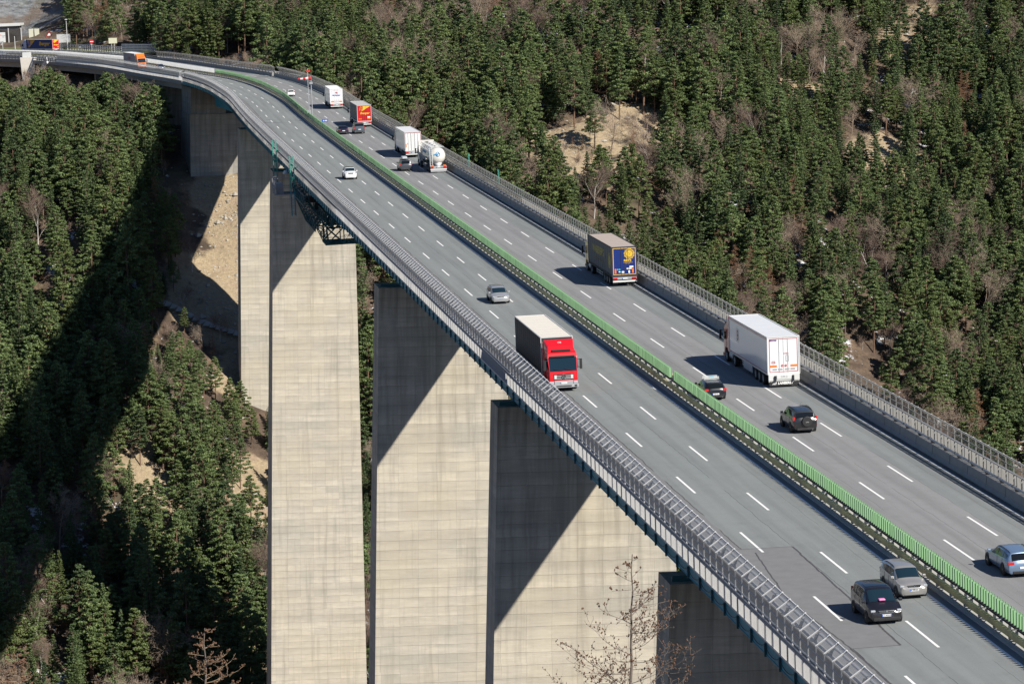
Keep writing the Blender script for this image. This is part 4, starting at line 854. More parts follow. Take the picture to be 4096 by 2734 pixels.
        m=MB();a,b=sorted((sd*.78,sd*1.12));m.box(a,b,f-.10,f+.045,.62,.86);m.build('headlight',M['head'],o,bevel=.03)
        m=MB();m.bar((sd*(hw+.004),f-1.33,1.0),(sd*(hw+.004),f-1.33,cabh-.5),.015,.01);m.build('door_gap',M['dark'],cb_)
    m=MB();m.box(-.80,.80,f-.06,f+.02,.98,1.42);g=m.build('grille',M['dark'],cb_)
    m=MB()
    for z in(1.04,1.16,1.28): m.box(-.78,.78,f+.02,f+.035,z,z+.035)
    m.build('grille_bar',M['galv'],g)
    m=MB();m.box(-1.2,1.2,f-.14,f+.05,.34,.60);m.box(-.75,.75,f-.1,f+.055,.6,.9);m.build('bumper',M['galv_d'] if lod==1 else cp,o,bevel=.03);m=MB();m.box(-.62,.62,f+.05,f+.062,.42,.52);m.box(-1.05,-.85,f+.05,f+.062,.4,.54);m.box(.85,1.05,f+.05,f+.062,.4,.54);m.build('bumper_slot',M['dark'],o)
    if back: plate(o,f+.055,.72,True,'')
    return o,f
def flatdeco(parent,name,mat,face,polys):
    """thin painted shapes: polys are lists of (a,z); face gives the 3-D point"""
    m=MB()
    for p in polys: m.face([face(a,z) for a,z in p])
    return m.build(name,mat,parent,recalc=False)
C_=lambda *c:c
# white refrigerated lorry
W1=(.72,.74,.78)
o,f=lorry('lorry','white refrigerated lorry with a red cab and a red B on its side',171,12.6,False,(.42,.03,.03),W1,(.74,.75,.77),(.60,.62,.65),curtain=False,frame=M['white_panel'],skirt=(.7,.7,.7))
rd=simple('red_paint',(.45,.015,.02),.4);rear=lambda off:(lambda a,z:(a,-off,z));left=lambda off:(lambda a,z:(-1.275-off,a,z))
def rect(x0,x1,z0,z1): return [(x0,z0),(x1,z0),(x1,z1),(x0,z1)]
def ring(x0,x1,z0,z1,t): return [rect(x0,x1,z0,z0+t),rect(x0,x1,z1-t,z1),rect(x0,x0+t,z0+t,z1-t),rect(x1-t,x1,z0+t,z1-t)]
def circ(cx,cz,r,n=20): return [(cx+math.cos(k*2*math.pi/n)*r,cz+math.sin(k*2*math.pi/n)*r) for k in range(n)]
flatdeco(o,'door_border',rd,rear(.014),ring(-1.14,1.14,1.22,3.86,.045))
flatdeco(o,'side_stripe',rd,left(.012),[rect(.1,13.4,1.12,1.2),rect(.1,13.4,3.78,3.82),rect(.1,13.4,3.88,3.91)])
flatdeco(o,'side_stripe',simple('gold_stripe',(.5,.35,.12)),left(.013),[rect(.1,13.4,1.04,1.10)])
flatdeco(o,'reflector',M['amber'],rear(.016),[rect(-1.10,-.55,1.62,1.78),rect(.55,1.10,1.62,1.78)])
flatdeco(o,'vent_grille',M['galv_d'],rear(.017),[rect(-.9,-.55,1.38,1.5),rect(-.45,-.1,1.38,1.5),rect(.1,.45,1.38,1.5),rect(.55,.9,1.38,1.5)])
flatdeco(o,'speed_mark',rd,rear(.017),[circ(-.12,1.72,.10),circ(.16,1.72,.10)])
text(o,'speed_number','80',.11,onrear(-.12,-.02,1.72),M['white'],.002);text(o,'speed_number','90',.11,onrear(.16,-.02,1.72),M['white'],.002)
flatdeco(o,'door_lock',M['galv_d'],rear(.018),ring(.18,.42,2.05,2.55,.04))
text(o,'door_number','320',.2,onrear(-.82,-.02,2.0),rd,.003);flatdeco(o,'number_ring',rd,rear(.016),[[(-.82+math.cos(a)*.16,2.0+math.sin(a)*.16),(-.82+math.cos(b)*.16,2.0+math.sin(b)*.16),(-.82+math.cos(b)*.15,2.0+math.sin(b)*.15),(-.82+math.cos(a)*.15,2.0+math.sin(a)*.15)] for a,b in [(k*.314,(k+1)*.314) for k in range(20)]])
text(o,'lettering','BOREAL',.12,onrear(.22,-.02,2.68),rd,.003)
p=flatdeco(o,'maker_badge',simple('badge_blue',(.05,.04,.2)),rear(.016),[rect(-1.08,-.55,3.68,3.80)]);text(p,'lettering','LAMBERET',.09,onrear(-.81,-.019,3.74),M['white'],.002)
m=MB();m.box(-1.25,1.25,-.06,.1,.55,1.05);m.box(-.6,.6,-.1,0,.66,1.0);bb=m.build('rear_beam',M['white_panel'],o,bevel=.02);text(bb,'lettering','SR2',.24,onrear(0,-.106,.86),M['galv_d'],.004,sx=1.5)
for x in(-.72,.72):
    m=MB();m.box(x-.07,x+.07,-.2,.0,.5,.95);m.build('dock_buffer',M['dark'],bb,bevel=.02)
m=MB();m.box(-1.18,1.18,-.02,.01,.14,.50);fl=m.build('mud_flap',M['dark'],o);text(fl,'lettering','LAMBERET',.26,onrear(.1,-.03,.34),M['white'],.003,shear=.2,bold=.012)
flatdeco(fl,'maker_mark',M['white'],rear(.028),[[( -.95+k*.11,.24),(-.89+k*.11,.24),(-.80+k*.11,.44),(-.86+k*.11,.44)] for k in range(3)])
# big B in its frame on the side
flatdeco(o,'letter_frame',M['galv_d'],left(.014),ring(10.0,11.05,2.25,3.35,.03))
def BL(y,z): return (-1.275-.016,y,z)
flatdeco(o,'letter_b',rd,lambda a,z:BL(a,z),[rect(10.62,10.74,2.38,3.22),rect(10.3,10.62,3.1,3.22),rect(10.3,10.62,2.74,2.86),rect(10.3,10.62,2.38,2.5),rect(10.24,10.34,2.46,2.78),rect(10.26,10.36,2.82,3.14)])
# blue and yellow curtain lorry with the sun
BLU=(.012,.03,.17);GREY=simple('grey_curtain',(.115,.115,.125),.75,0,.12,.6);YEL=simple('yellow_paint',(.75,.48,.03),.5)
o,f=lorry('lorry','dark blue and yellow curtain lorry with a yellow sun on its blue back doors',239.6,12.9,False,(.70,.45,.02),(.1,.1,.11),BLU,(.42,.36,.32),side_m=GREY,frame=M['chassis'])
flatdeco(o,'door_border',YEL,rear(.022),ring(-1.17,1.17,1.2,3.9,.06))
def sun(par,face,cx,cz,r,mat,dark,clip=None,mir=1):
    P=[];n=22
    for k in range(n):
        a=k*2*math.pi/n;b=(k+.5)*2*math.pi/n+.12;l=1.75 if k%2==0 else 1.5
        pts=[(a-.12,1.12),(a+.12,1.12),(a+.18,1.4),(b,l),(a+.02,1.42)]
        P.append([(min(clip,cx+mir*math.cos(q)*rr_*r) if clip else cx+mir*math.cos(q)*rr_*r,cz+math.sin(q)*rr_*r) for q,rr_ in pts])
    P.append([(cx+x-cx,z) for x,z in circ(cx,cz,r,28)])
    s_=flatdeco(par,'sun_emblem',mat,face(.026),P)
    E=[circ(cx-.3*r,cz+.22*r,.1*r,8),circ(cx+.3*r,cz+.22*r,.1*r,8),[(cx-.05*r,cz+.2*r),(cx+.05*r,cz+.2*r),(cx+.09*r,cz-.18*r),(cx-.09*r,cz-.18*r)],[(cx-.34*r,cz-.34*r),(cx-.2*r,cz-.48*r),(cx+.2*r,cz-.48*r),(cx+.34*r,cz-.34*r),(cx+.16*r,cz-.40*r),(cx-.16*r,cz-.40*r)],
       [(cx-.45*r,cz+.38*r),(cx-.3*r,cz+.48*r),(cx-.15*r,cz+.38*r),(cx-.3*r,cz+.43*r)],[(cx+.15*r,cz+.38*r),(cx+.3*r,cz+.48*r),(cx+.45*r,cz+.38*r),(cx+.3*r,cz+.43*r)]]
    E+=[[(cx+math.cos(a)*r*.92,cz+math.sin(a)*r*.92),(cx+math.cos(b)*r*.92,cz+math.sin(b)*r*.92),(cx+math.cos(b)*r*.86,cz+math.sin(b)*r*.86),(cx+math.cos(a)*r*.86,cz+math.sin(a)*r*.86)] for a,b in [(k*.314,(k+1)*.314) for k in range(20)]]
    flatdeco(s_,'sun_face',dark,face(.030),E)
sun(o,rear,.52,3.30,.36,YEL,simple('emblem_line',(.25,.12,.01)),1.11)
text(o,'lettering','RER\'S',.26,onrear(.32,-.03,2.63),YEL,.003,bold=.012,sx=1.25);text(o,'lettering','SOLUTION',.10,onrear(.34,-.03,2.47),YEL,.003,sx=1.3);text(o,'lettering','erers.com',.09,onrear(.32,-.03,2.32),YEL,.003,sx=1.2)
flatdeco(o,'text_rule',YEL,rear(.026),[rect(-.1,.85,2.40,2.42)])
flatdeco(o,'reflector',M['amber'],rear(.026),[rect(-1.02,-.86,1.34,1.82),rect(.76,.92,1.34,1.82)])
flatdeco(o,'sticker',M['white'],rear(.027),[circ(.28,1.80,.08),circ(.46,1.80,.08),circ(.64,1.80,.08),rect(.38,.54,1.34,1.62),rect(-.28,-.05,1.38,1.56),rect(-.62,-.45,1.45,1.56),rect(.5,.9,1.9,2.06)])
flatdeco(o,'sticker',simple('cyan_sticker',(.02,.4,.5)),rear(.027),[circ(-.72,1.74,.09),circ(-.52,1.74,.09),rect(-.42,-.3,1.4,1.55)])
GY=simple('faded_yellow_print',(.42,.36,.10),.75)
text(o,'lettering',"WABERER'S",1.05,onleft(-1.30,7.6,2.95),GY,.003,bold=.03,sx=1.2);text(o,'lettering','OPTIMUM SOLUTION',.38,onleft(-1.30,7.4,2.05),simple('faded_print',(.20,.18,.09)),.003,sx=1.45)
sun(o,lambda off:(lambda a,z:(-1.275-off+.006,a,z)),1.3,2.55,.55,GY,GREY)
# red lorry coming towards the camera
DG=simple('dark_curtain',(.035,.036,.040),.7,0,.2,.5)
o,f=lorry('lorry','lorry with a bright red cab and dark curtain trailer, coming towards the camera',191.9,-4.2,True,(.62,.008,.015),(.04,.04,.045),(.04,.04,.045),(.68,.64,.57),side_m=DG,rear_m=DG,lod=1,cabh=3.12)
text(o,'fleet_number','154',.2,Matrix.Translation((0,f-1.62,3.72))@Matrix.Rotation(math.pi,4,'Z')@Matrix.Rotation(R(62),4,'X'),M['white'],.004)
m=MB();m.cyl((0,f+.06,1.24),(0,1,0),.17,.03,28);e=m.build('emblem',M['dark'],o)
m=MB()
for k in range(24):
    a,b=k*math.pi/12,(k+1)*math.pi/12;m.bar((math.cos(a)*.17,f+.075,1.24+math.sin(a)*.17),(math.cos(b)*.17,f+.075,1.24+math.sin(b)*.17),.025)
for a in(90,210,330): m.bar((0,f+.08,1.24),(math.cos(R(a))*.16,f+.08,1.24+math.sin(R(a))*.16),.03)
m.build('star',M['chrome'],e)
m=MB()
for x in(-.66,.66): m.box(x-.09,x+.09,f+.035,f+.055,1.06,1.36)
m.build('grille_flap',M['white_panel'],o)
m=MB()
for x,c in((-.1,0),(.2,0),(-.5,0)): m.box(x-.06,x+.06,f-.30,f-.25,1.75,1.85)
# red door lorry
B_=(.55,.012,.018)
o,f=lorry('lorry','grey curtain lorry with bright red back doors, ahead of the grey van',493,12.4,False,(.5,.5,.5),(.2,.2,.21),B_,(.45,.44,.43),side_m=simple('pale_grey_curtain',(.20,.20,.205),.75))
flatdeco(o,'logo_triangle',YEL,rear(.024),[[(-.35,3.85),(1.15,3.85),(-.5,2.9)]])
text(o,'logo_letter','B',1.0,onrear(-.6,-.028,3.42),rd,.003,shear=.3,bold=.03);text(o,'logo_letter','B',.92,onrear(-.62,-.026,3.42),YEL,.001,shear=.3,bold=.07)
text(o,'lettering','Berger',.46,onrear(.08,-.03,2.55),YEL,.003,shear=.25,bold=.018,sx=1.35)
flatdeco(o,'reflector',M['amber'],rear(.026),[rect(-1.05,-.5,1.45,1.62),rect(.55,1.1,1.45,1.62)]);flatdeco(o,'sticker',M['white'],rear(.027),[rect(.55,1.08,1.7,1.95)])
text(o,'lettering','Berger',1.1,onleft(-1.30,5.5,2.7),simple('faint_print',(.30,.26,.12)),.003,shear=.2,sx=1.3)
# white door lorry with red mark and blue name
o,f=lorry('lorry','white lorry with a red mark and blue name on its doors',551,12.2,False,(.5,.5,.52),(.75,.76,.77),(.78,.79,.80),(.78,.79,.80),curtain=False,frame=M['white_panel'])
text(o,'lettering','Strieder',.42,onrear(0,-.03,2.75),simple('blue_lettering',(.02,.08,.45)),.003,bold=.015,sx=1.15)
flatdeco(o,'logo_mark',rd,rear(.026),[rect(-.22,.22,3.38,3.43),rect(-.22,.22,3.2,3.25),rect(-.22,.22,3.02,3.07),rect(-.22,-.17,3.2,3.4),rect(.17,.22,3.02,3.22),rect(-.12,.30,3.28,3.33)])
flatdeco(o,'door_border',rd,rear(.02),ring(-.95,.95,1.75,3.72,.02));flatdeco(o,'reflector',M['amber'],rear(.026),[rect(-1.1,-.5,1.35,1.6),rect(.55,1.1,1.35,1.6)]);flatdeco(o,'light_strip',M['galv'],rear(.025),[rect(-.45,.5,1.3,1.6)])
# white reefer with dark gaps
o,f=lorry('lorry','plain white refrigerated lorry with red rimmed doors, just left of the tanker',417.2,12.5,False,(.06,.06,.07),(.62,.63,.65),(.76,.76,.75),(.62,.63,.65),curtain=False,frame=M['galv'])
flatdeco(o,'door_border',rd,rear(.02),[rect(-1.24,-1.19,1.2,3.9),rect(1.19,1.24,1.2,3.9),rect(-1.24,1.24,3.88,3.93)]);flatdeco(o,'reflector',M['amber'],rear(.026),[rect(-1.18,-1.05,1.7,2.2),rect(1.05,1.18,1.7,2.2)])
flatdeco(o,'door_vent',M['galv_d'],rear(.027),[rect(-.9,-.72,2.1,2.35)]);m=MB()
for x in(-.75,-.25,.25,.75): m.bar((x,-.03,1.2),(x,-.03,3.85),.05,.05,up=(0,1,0))
m.build('locking_bar',M['galv'],o)
# silo tanker
o,f=lorry('tanker_lorry','cream white silo tanker lorry with a blue mark on its round back',386.3,12.6,False,(.72,.70,.66),(.7,.7,.7),(.7,.7,.7),(.7,.7,.7),tank=True)
o['label']='cream white silo tanker lorry with a blue mark on its round back and a ladder'
tk=paint((.66,.63,.57));m=MB();n=28
pr=[(-.1,.05,2.15),(.0,.45,2.2),(.15,.8,2.3),(.5,1.1,2.4),(1.0,1.22,2.48),(9.5,1.22,2.55),(12.2,1.22,2.6),(12.7,1.0,2.6),(12.95,.5,2.6),(13.0,.05,2.6)]
v=[(math.cos(k*2*math.pi/n)*r_,y,zc+math.sin(k*2*math.pi/n)*r_*(1.05)) for y,r_,zc in pr for k in range(n)]
m.poly(v,[(i*n+k,i*n+(k+1)%n,(i+1)*n+(k+1)%n,(i+1)*n+k) for i in range(len(pr)-1) for k in range(n)]+[tuple(range(n))[::-1],tuple(range((len(pr)-1)*n,len(pr)*n))]);tb=m.build('tank',tk,o,smooth=True)
m=MB();m.poly([(math.cos(k*math.pi/8)*r_,y,z+math.sin(k*math.pi/8)*r_) for y,z,r_ in ((-.02,1.0,.16),(.5,1.5,.62)) for k in range(16)],[(k,(k+1)%16,16+(k+1)%16,16+k) for k in range(16)]+[tuple(range(16))]);m.build('outlet_cone',M['galv'],tb)
m=MB();m.box(-1.28,-1.22,1.0,12.6,3.2,3.26);m.box(-1.0,-.92,.6,12.4,3.75,3.8);m.box(.92,1.0,.6,12.4,3.75,3.8)
for k in range(10): m.bar((-1.0,.8+k*1.25,3.74),(1.0,.8+k*1.25,3.74),.05)
for k in range(8): m.bar((-1.25,1.+k*1.6,3.23),(-.95,1.+k*1.6,3.76),.05)
m.build('walkway',M['white_panel'],tb)
m=MB()
for k in range(4): m.cyl((0,2.2+k*2.8,3.85),(0,0,1),.3,.16,16)
m.build('hatch',M['galv'],tb)
m=MB()
for x in(-1.22,-.85): m.bar((x,.02,1.0),(x,.25,3.75),.06)
for k in range(9): m.bar((-1.22,.04+k*.024,1.15+k*.3),(-.85,.04+k*.024,1.15+k*.3),.05)
m.build('ladder',M['white_panel'],tb)
cy=simple('sky_blue_print',(.05,.32,.62));
for k,(cx,cz) in enumerate(((0,2.95),)):
    m=MB();dm=lambda x,z:(x,float(np.interp(math.hypot(x,(z-2.25)/1.05),[.05,.45,.8,1.1,1.22],[-.1,0,.15,.5,1.0]))-.05,z)
    for a in range(20):
        q,q2=a*.314,(a+1)*.314
        m.bar(dm(cx+math.cos(q)*.30,2.78+math.sin(q)*.30),dm(cx+math.cos(q2)*.30,2.78+math.sin(q2)*.30),.10,.06)
    m.bar(dm(-.62,2.70),dm(-.2,2.78),.12);m.bar(dm(-.2,2.78),dm(.25,2.86),.10);m.bar(dm(-.15,2.6),dm(.2,2.98),.10);m.build('blue_mark',cy,tb)
text(tb,'lettering','SILO TRANS',.55,onleft(-1.235,7.,2.75),cy,.01,sx=1.4)
m=MB();m.box(-1.1,-.7,-.03,.02,.98,1.16);m.box(.7,1.1,-.03,.02,.98,1.16);m.build('reflector',M['amber'],o)
m=MB();m.box(-1.18,1.18,-.04,.0,.16,.44);m.build('splash_board',M['galv_d'],o)
# orange cab lorry behind the fence, blue lorry in the lay-by
o,f=lorry('lorry','lorry with an orange cab, seen through the fence at the far end',785,-1.9,True,(.85,.20,.01),(.20,.21,.24),(.5,.5,.5),(.72,.74,.76),side_m=simple('grey_side',(.24,.25,.28),.6),curtain=False)
text(o,'lettering','A. FREI',1.0,Matrix.Translation((1.30,6.6,2.6))@Matrix.Rotation(R(90),4,'Z')@Matrix.Rotation(R(90),4,'X'),simple('dull_red_print',(.35,.05,.05)),.003,bold=.03,sx=1.1)

# ------------------------------------------------ far left: lay-by, signs, lamp, wall, pylon, stairs
road('road',18.5,29,858,960,-.02,'asphalt')
for o in [q for q in COL.objects if q.name.split('.')[0]=='road']: flip(o)
verge=MB();verge.sweep([(29,-.1),(46,.2),(56,.3)],855,961,6,closed=False);o=verge.build('verge',simple('dry_grass',(.13,.14,.05),.95,0,.4,.6),mat=DM.copy(),recalc=False);flip(o);tag(o,kind='structure')
o,f=lorry('lorry','dark blue curtain lorry with red back doors and yellow lettering, at the far left',906,21.6,False,(.35,.42,.60),(.01,.03,.14),B_,(.40,.36,.33),side_m=simple('blue_curtain',(.012,.032,.13),.7,0,.1,.6))
o.matrix_world=DM@Matrix.Translation(at(906,21.6,.02))@Matrix.Rotation(head(906)+R(8),4,'Z')
flatdeco(o,'logo_triangle',YEL,rear(.024),[[(-.35,3.85),(1.15,3.85),(-.5,2.9)]]);text(o,'lettering','Berger',.5,onrear(.08,-.03,2.3),YEL,.003,shear=.25,bold=.018,sx=1.35)
text(o,'logo_letter','B',1.0,onrear(-.6,-.028,3.42),YEL,.003,shear=.3,bold=.05)
OY=simple('ochre_print',(.50,.27,.02));text(o,'lettering','Berger',1.6,onleft(-1.30,4.2,2.7),OY,.003,bold=.06,sx=1.25,shear=.15)
flatdeco(o,'logo_triangle',OY,left(.016),[[(8.9,3.8),(12.9,3.8),(12.3,1.3)]]);text(o,'logo_letter','B',2.1,onleft(-1.31,12.,2.8),simple('blue_print',(.02,.07,.35)),.003,bold=.08,shear=.2)
flatdeco(o,'reflector',M['amber'],rear(.026),[rect(-1.05,-.5,1.3,1.5),rect(.55,1.1,1.5,1.8)])
def standing(name,label,cat,s,t,z=0): return empty(name,DM@Matrix.Translation(at(s,t,z)),label,cat)
o=standing('street_lamp','tall grey street lamp behind the dark blue lorry, against the birches','street lamp',915,31.5)
m=MB();m.cyl((0,0,4.8),(0,0,1),.16,9.6,10,0,.09);m.build('pole',M['galv'],o);m=MB();m.box(-.35,.35,-.6,.3,9.6,9.85);m.build('lamp_head',M['white_panel'],o,bevel=.08)
o=standing('noise_wall','dark wooden noise wall with grey posts at the left edge, below the rock face','noise wall',962,49)
M['wood']=simple('dark_timber',(.05,.045,.042),.85,0,.4,1.5)
ang=R(205)
def along(d): return Vector((math.cos(ang)*d,math.sin(ang)*d*-1+0,0))
dv=Vector((-.45,.9,0)).normalized();dv=Vector((-.97,.25,0)).normalized()
m=MB()
for k in range(22): m.bar(dv*0+Vector((0,0,.4+k*.26)),dv*26+Vector((0,0,.4+k*.26)),.12,.235)
m.build('boarding',M['wood'],o)
for k in range(4): m=MB();m.bar(dv*k*4.6+Vector((0,-.1,0)),dv*k*4.6+Vector((0,-.1,6.1)),.3,.3,up=(0,1,0));m.build('post',M['galv'],o)
o=standing('building','low building with a flat white roof edge behind the noise wall, at the left edge','building',985,52)
m=MB();m.box(-16,-3.5,0,8,0,6.8);m.build('wall',M['conc'],o);m=MB();m.box(-16.6,-2.7,-.8,8.6,6.802,7.5);m.build('roof',M['white_panel'],o)
o=standing('information_board','white information board with an orange star-shaped mark at the left edge','sign',946.9,30.7)
m=MB();m.bar((0,0,0),(0,0,3),.16,up=(0,1,0));m.build('post',M['galv'],o);m=MB();m.box(-3,1.05,-.1,-.02,2.3,5.6);b_=m.build('panel',M['white_panel'],o)
m=MB();m.face([(-2.6,-.12,3.0),(-1.5,-.12,3.6),(-.9,-.12,3.1),(-1.0,-.12,4.0),(-.3,-.12,4.9),(-1.4,-.12,4.6),(-2.2,-.12,5.3),(-2.1,-.12,4.2)]);m.build('star_mark',M['amber'],b_)
for l_,z_ in (('Frei und',4.5),('weg',4.1),('erweg!',2.6)): text(b_,'lettering',l_,.42,onrear(.3 if z_>3 else -.2,-.115,z_),M['black_txt'],.003)
o=standing('marker_post','slim white marker post on the verge left of the dark blue lorry','post',937.5,28.3);m=MB();m.cyl((0,0,2.1),(0,0,1),.12,4.2,8,0,.08);m.build('post',M['white_panel'],o);m=MB();m.cyl((0,0,4.35),(0,0,1),.10,.3,8,0,.02);m.build('cap',M['rim'],o)
for k,(x,l_) in enumerate(((0,'white cabinet behind the dark blue lorry, the left of two'),(1.9,'white cabinet behind the dark blue lorry, the right of two'))):
    o=empty('cabinet',DM@Matrix.Translation(at(960,52,0))@Matrix.Translation((x,0,0)),l_,'cabinet');m=MB();m.box(-.75,.75,-.5,.5,2.2,5.6);m.build('housing',simple('cream_paint',(.6,.6,.48)),o,bevel=.05);m=MB();m.bar((0,0,0),(0,0,2.2),.3,up=(0,1,0));m.build('post',M['galv_d'],o)
o=standing('warning_sign','red and white triangular warning sign above the dark blue lorry','traffic sign',930,36);m=MB();m.bar((0,0,0),(0,0,4.2),.12,up=(0,1,0));m.build('post',M['galv'],o);m=MB();m.face([(-1.1,-.1,4.0),(1.1,-.1,4.0),(0,-.1,5.9)]);p_=m.build('panel',rd,o);m=MB();m.face([(-.65,-.12,4.25),(.65,-.12,4.25),(0,-.12,5.35)]);m.build('panel_face',M['white'],p_)
o=standing('sign_board','grey back of a sign board right of the dark blue lorry','sign',919.9,33.6);m=MB();m.bar((-1,0,0),(-1,0,2.4),.14,up=(0,1,0));m.bar((1,0,0),(1,0,2.4),.14,up=(0,1,0));m.build('post',M['galv_d'],o);m=MB();m.box(-2.2,2.2,-.12,-.02,2.2,4.9);m.build('panel',M['galv'],o)
o=standing('traffic_sign','round red no entry sign among the birch trunks','traffic sign',889.8,25.1);m=MB();m.bar((0,0,0),(0,0,3.4),.1,up=(0,1,0));m.build('post',M['galv'],o);m=MB();m.cyl((0,-.06,3.3),(0,1,0),.75,.05,20);p_=m.build('panel',rd,o);m=MB();m.box(-.5,.5,-.11,-.09,3.18,3.42);m.build('bar_mark',M['white'],p_)
o=standing('sign_board','small cream sign board on two posts where the far fences begin','sign',888,31.5);m=MB();m.bar((-.5,0,0),(-.5,0,3),.12,up=(0,1,0));m.bar((.5,0,0),(.5,0,3),.12,up=(0,1,0));m.build('post',M['galv'],o);m=MB();m.box(-1.3,1.3,-.12,-.04,2.4,4.1);m.build('panel',simple('cream_paint',(.6,.6,.45)),o)
def grail(label,pts,h=(.5,1.0,1.5),post=2.0,thick=.12,mt='galv'):
    o=deckobj('guard_railing',label,'railing')
    P=[Vector(at(s,t,0)) for s,t in pts];m=MB()
    for a,b in zip(P[:-1],P[1:]):
        for z in h: m.bar(a+Vector((0,0,z)),b+Vector((0,0,z)),thick,thick*1.6)
    m.build('rail',M[mt],o);m=MB()
    for a,b in zip(P[:-1],P[1:]):
        n=max(1,int((b-a).length/post))
        for k in range(n): q=a.lerp(b,k/n);m.bar(q,q+Vector((0,0,h[-1])),.12,up=(0,1,0))
    m.build('post',M['galv'],o)
grail('pale railing curving down behind the birch trunks at the far left',[(925,33),(905,30),(888,27),(872,25)],(.9,1.4,1.9))
grail('long stacked pale railing at the far end, above the dark curve wall',[(878,28.5),(868,31),(857,34.5)],(.4,.9,1.4,1.9,2.4),thick=.2)
grail('low guard railing along the lay-by at the far left',[(960,17.5),(930,17.5),(900,17.5),(870,17.5),(850,17.)],(.5,.9),mt='galv_d')
grail('dark guard railing at the near edge of the road left of the wedge pylon',[(840,-7.9),(870,-7.9),(900,-7.9),(924,-7.9)],(.6,1.1),mt='galv_d')
o=standing('boundary_pylon','pale wedge shaped concrete pylon standing up beside the viaduct at the far left','pylon',861.4,-9.4,-16)
m=MB();v=[]
for z,x0,x1 in((0,-.9,-.1),(17,-1.9,3.0)): v+=[(x0,-1.2,z),(x1,-1.2,z),(x1,1.2,z),(x0,1.2,z)]
m.poly(v,[(0,3,2,1),(4,5,6,7),(0,1,5,4),(1,2,6,5),(2,3,7,6),(3,0,4,7)]);m.build('shaft',simple('pale_render',(.62,.58,.52),.9),o,bevel=.05);m=MB();m.box(-1.2,1.2,-1,1,17.002,18.4);m.build('cap',M['white_panel'],o,bevel=.05)
o=deckobj('stairs','grey service stairs slanting down from the viaduct beside the wedge pylon','stairs');m=MB();a=P3(842,-9.2,0);b=P3(856,-9.4,-7.5)
for d in(-.8,.8): m.bar(a+Vector((0,d,0)),b+Vector((0,d,0)),.2,.7)
m.build('stringer',M['galv'],o)
for k in range(26): q=a.lerp(b,(k+.5)/26);m=MB();m.box(-.35,.35,-.8,.8,-.04,.04,0,Matrix.Translation(q));m.build('tread',M['galv_d'],o)
m=MB();m.bar(a+Vector((0,-.9,1.1)),b+Vector((0,-.9,1.1)),.12,.9);m.box(-3.5,3,-1.4,.6,-.15,.05,0,Matrix.Translation(b));m.bar(b+Vector((-3.5,-1.3,1)),b+Vector((3,-1.3,1)),.1,.8);m.build('handrail',M['galv'],o)
# ------------------------------------------------ footpath on the slope
_gv=[tuple(v.co) for v in ground.data.vertices];_gf=[tuple(p.vertices) for p in ground.data.polygons]
GB_=BVHTree.FromPolygons(_gv,_gf)
def gz(x,y):
    h=GB_.ray_cast(Vector((x,y,500)),Vector((0,0,-1)));return h[0].z if h[0] else 0.
m=MB();pp=[(-118,664),(-108,672),(-100,682),(-90,690),(-80,692),(-70,689),(-62,688),(-56,684),(-50,680)]
q=cr(pp,60)
for a,b in zip(q[:-1],q[1:]):
    d=(b-a)/np.hypot(*(b-a));nrm=np.array([-d[1],d[0]])*1.1
    P=[a-nrm,b-nrm,b+nrm,a+nrm];zc=[max(gz(*a),gz(*b))]*4;m.face([(p[0],p[1],max(gz(*p),gz(*(a+b)/2))+.35) for p in P])
o=m.build('footpath',simple('gravel',(.42,.39,.35),.95,0,.2,1),recalc=False);tag(o,kind='structure')
# ------------------------------------------------ trees
def foliage(name,a,b,c):
    N=NT(name);g=N.n('ShaderNodeNewGeometry');oi=N.n('ShaderNodeObjectInfo')
    k=N.ramp(g.outputs['Random Per Island'],[(0,a),(.5,b),(1,c)])
    k=N.mix(N.g(oi.outputs['Random'],.55,1.),k,N.mix(.35,k,(.115,.12,.03)))
    k=N.mix(N.g(oi.outputs['Random'],.42,.0),k,N.mix(.55,k,(.022,.048,.036)))
    nz=N.noise(co(N),.45,3);k=N.mix(N.g(nz,.45,.7),k,N.mix(.4,k,(.13,.125,.035)))
    N.base(k,.7);N.b.inputs['Specular IOR Level'].default_value=.25
    tr=N.n('ShaderNodeBsdfTranslucent',{'Color':k});mx=N.n('ShaderNodeMixShader',{0:.28});N.lk(N.b.outputs[0],mx.inputs[1]);N.lk(tr.outputs[0],mx.inputs[2]);N.lk(mx.outputs[0],N.out.inputs[0]);return N.m
M['spruce']=foliage('spruce_needles',(.082,.128,.060),(.140,.208,.088),(.218,.285,.115))
M['pine']=foliage('pine_needles',(.108,.166,.074),(.182,.258,.104),(.268,.335,.132))
M['bark']=simple('dark_bark',(.10,.075,.055),.9,0,.3,2);M['pinebark']=simple('orange_pine_bark',(.17,.105,.07),.9,0,.3,1.5);M['birch']=simple('birch_bark',(.58,.55,.50),.8,0,.3,3)
M['twig']=simple('brown_twigs',(.21,.15,.12),.9,0,.25,.4);M['twig_pale']=simple('grey_twigs',(.32,.25,.19),.9,0,.25,.4);M['larch']=simple('larch_twigs',(.24,.13,.07),.9,0,.25,.4)
def tuft(V_,F_,r,p,size,up=.5,flat=.6):
    """a small spray of needles: one bent leaf-sized pair of faces"""
    a=Vector((r.gauss(0,1),r.gauss(0,1),r.gauss(0,flat))).normalized();b=a.cross(Vector((r.gauss(0,.6),r.gauss(0,.6),1))).normalized()
    p=Vector(p);s=size*r.uniform(.6,1.3);i=len(V_)
    V_+=[tuple(p-a*s-b*s*.38),tuple(p+a*s*.1-b*s*.5+Vector((0,0,s*.15))),tuple(p+a*s+b*s*.1),tuple(p-a*s*.1+b*s*.5)];F_.append((i,i+1,i+2,i+3))
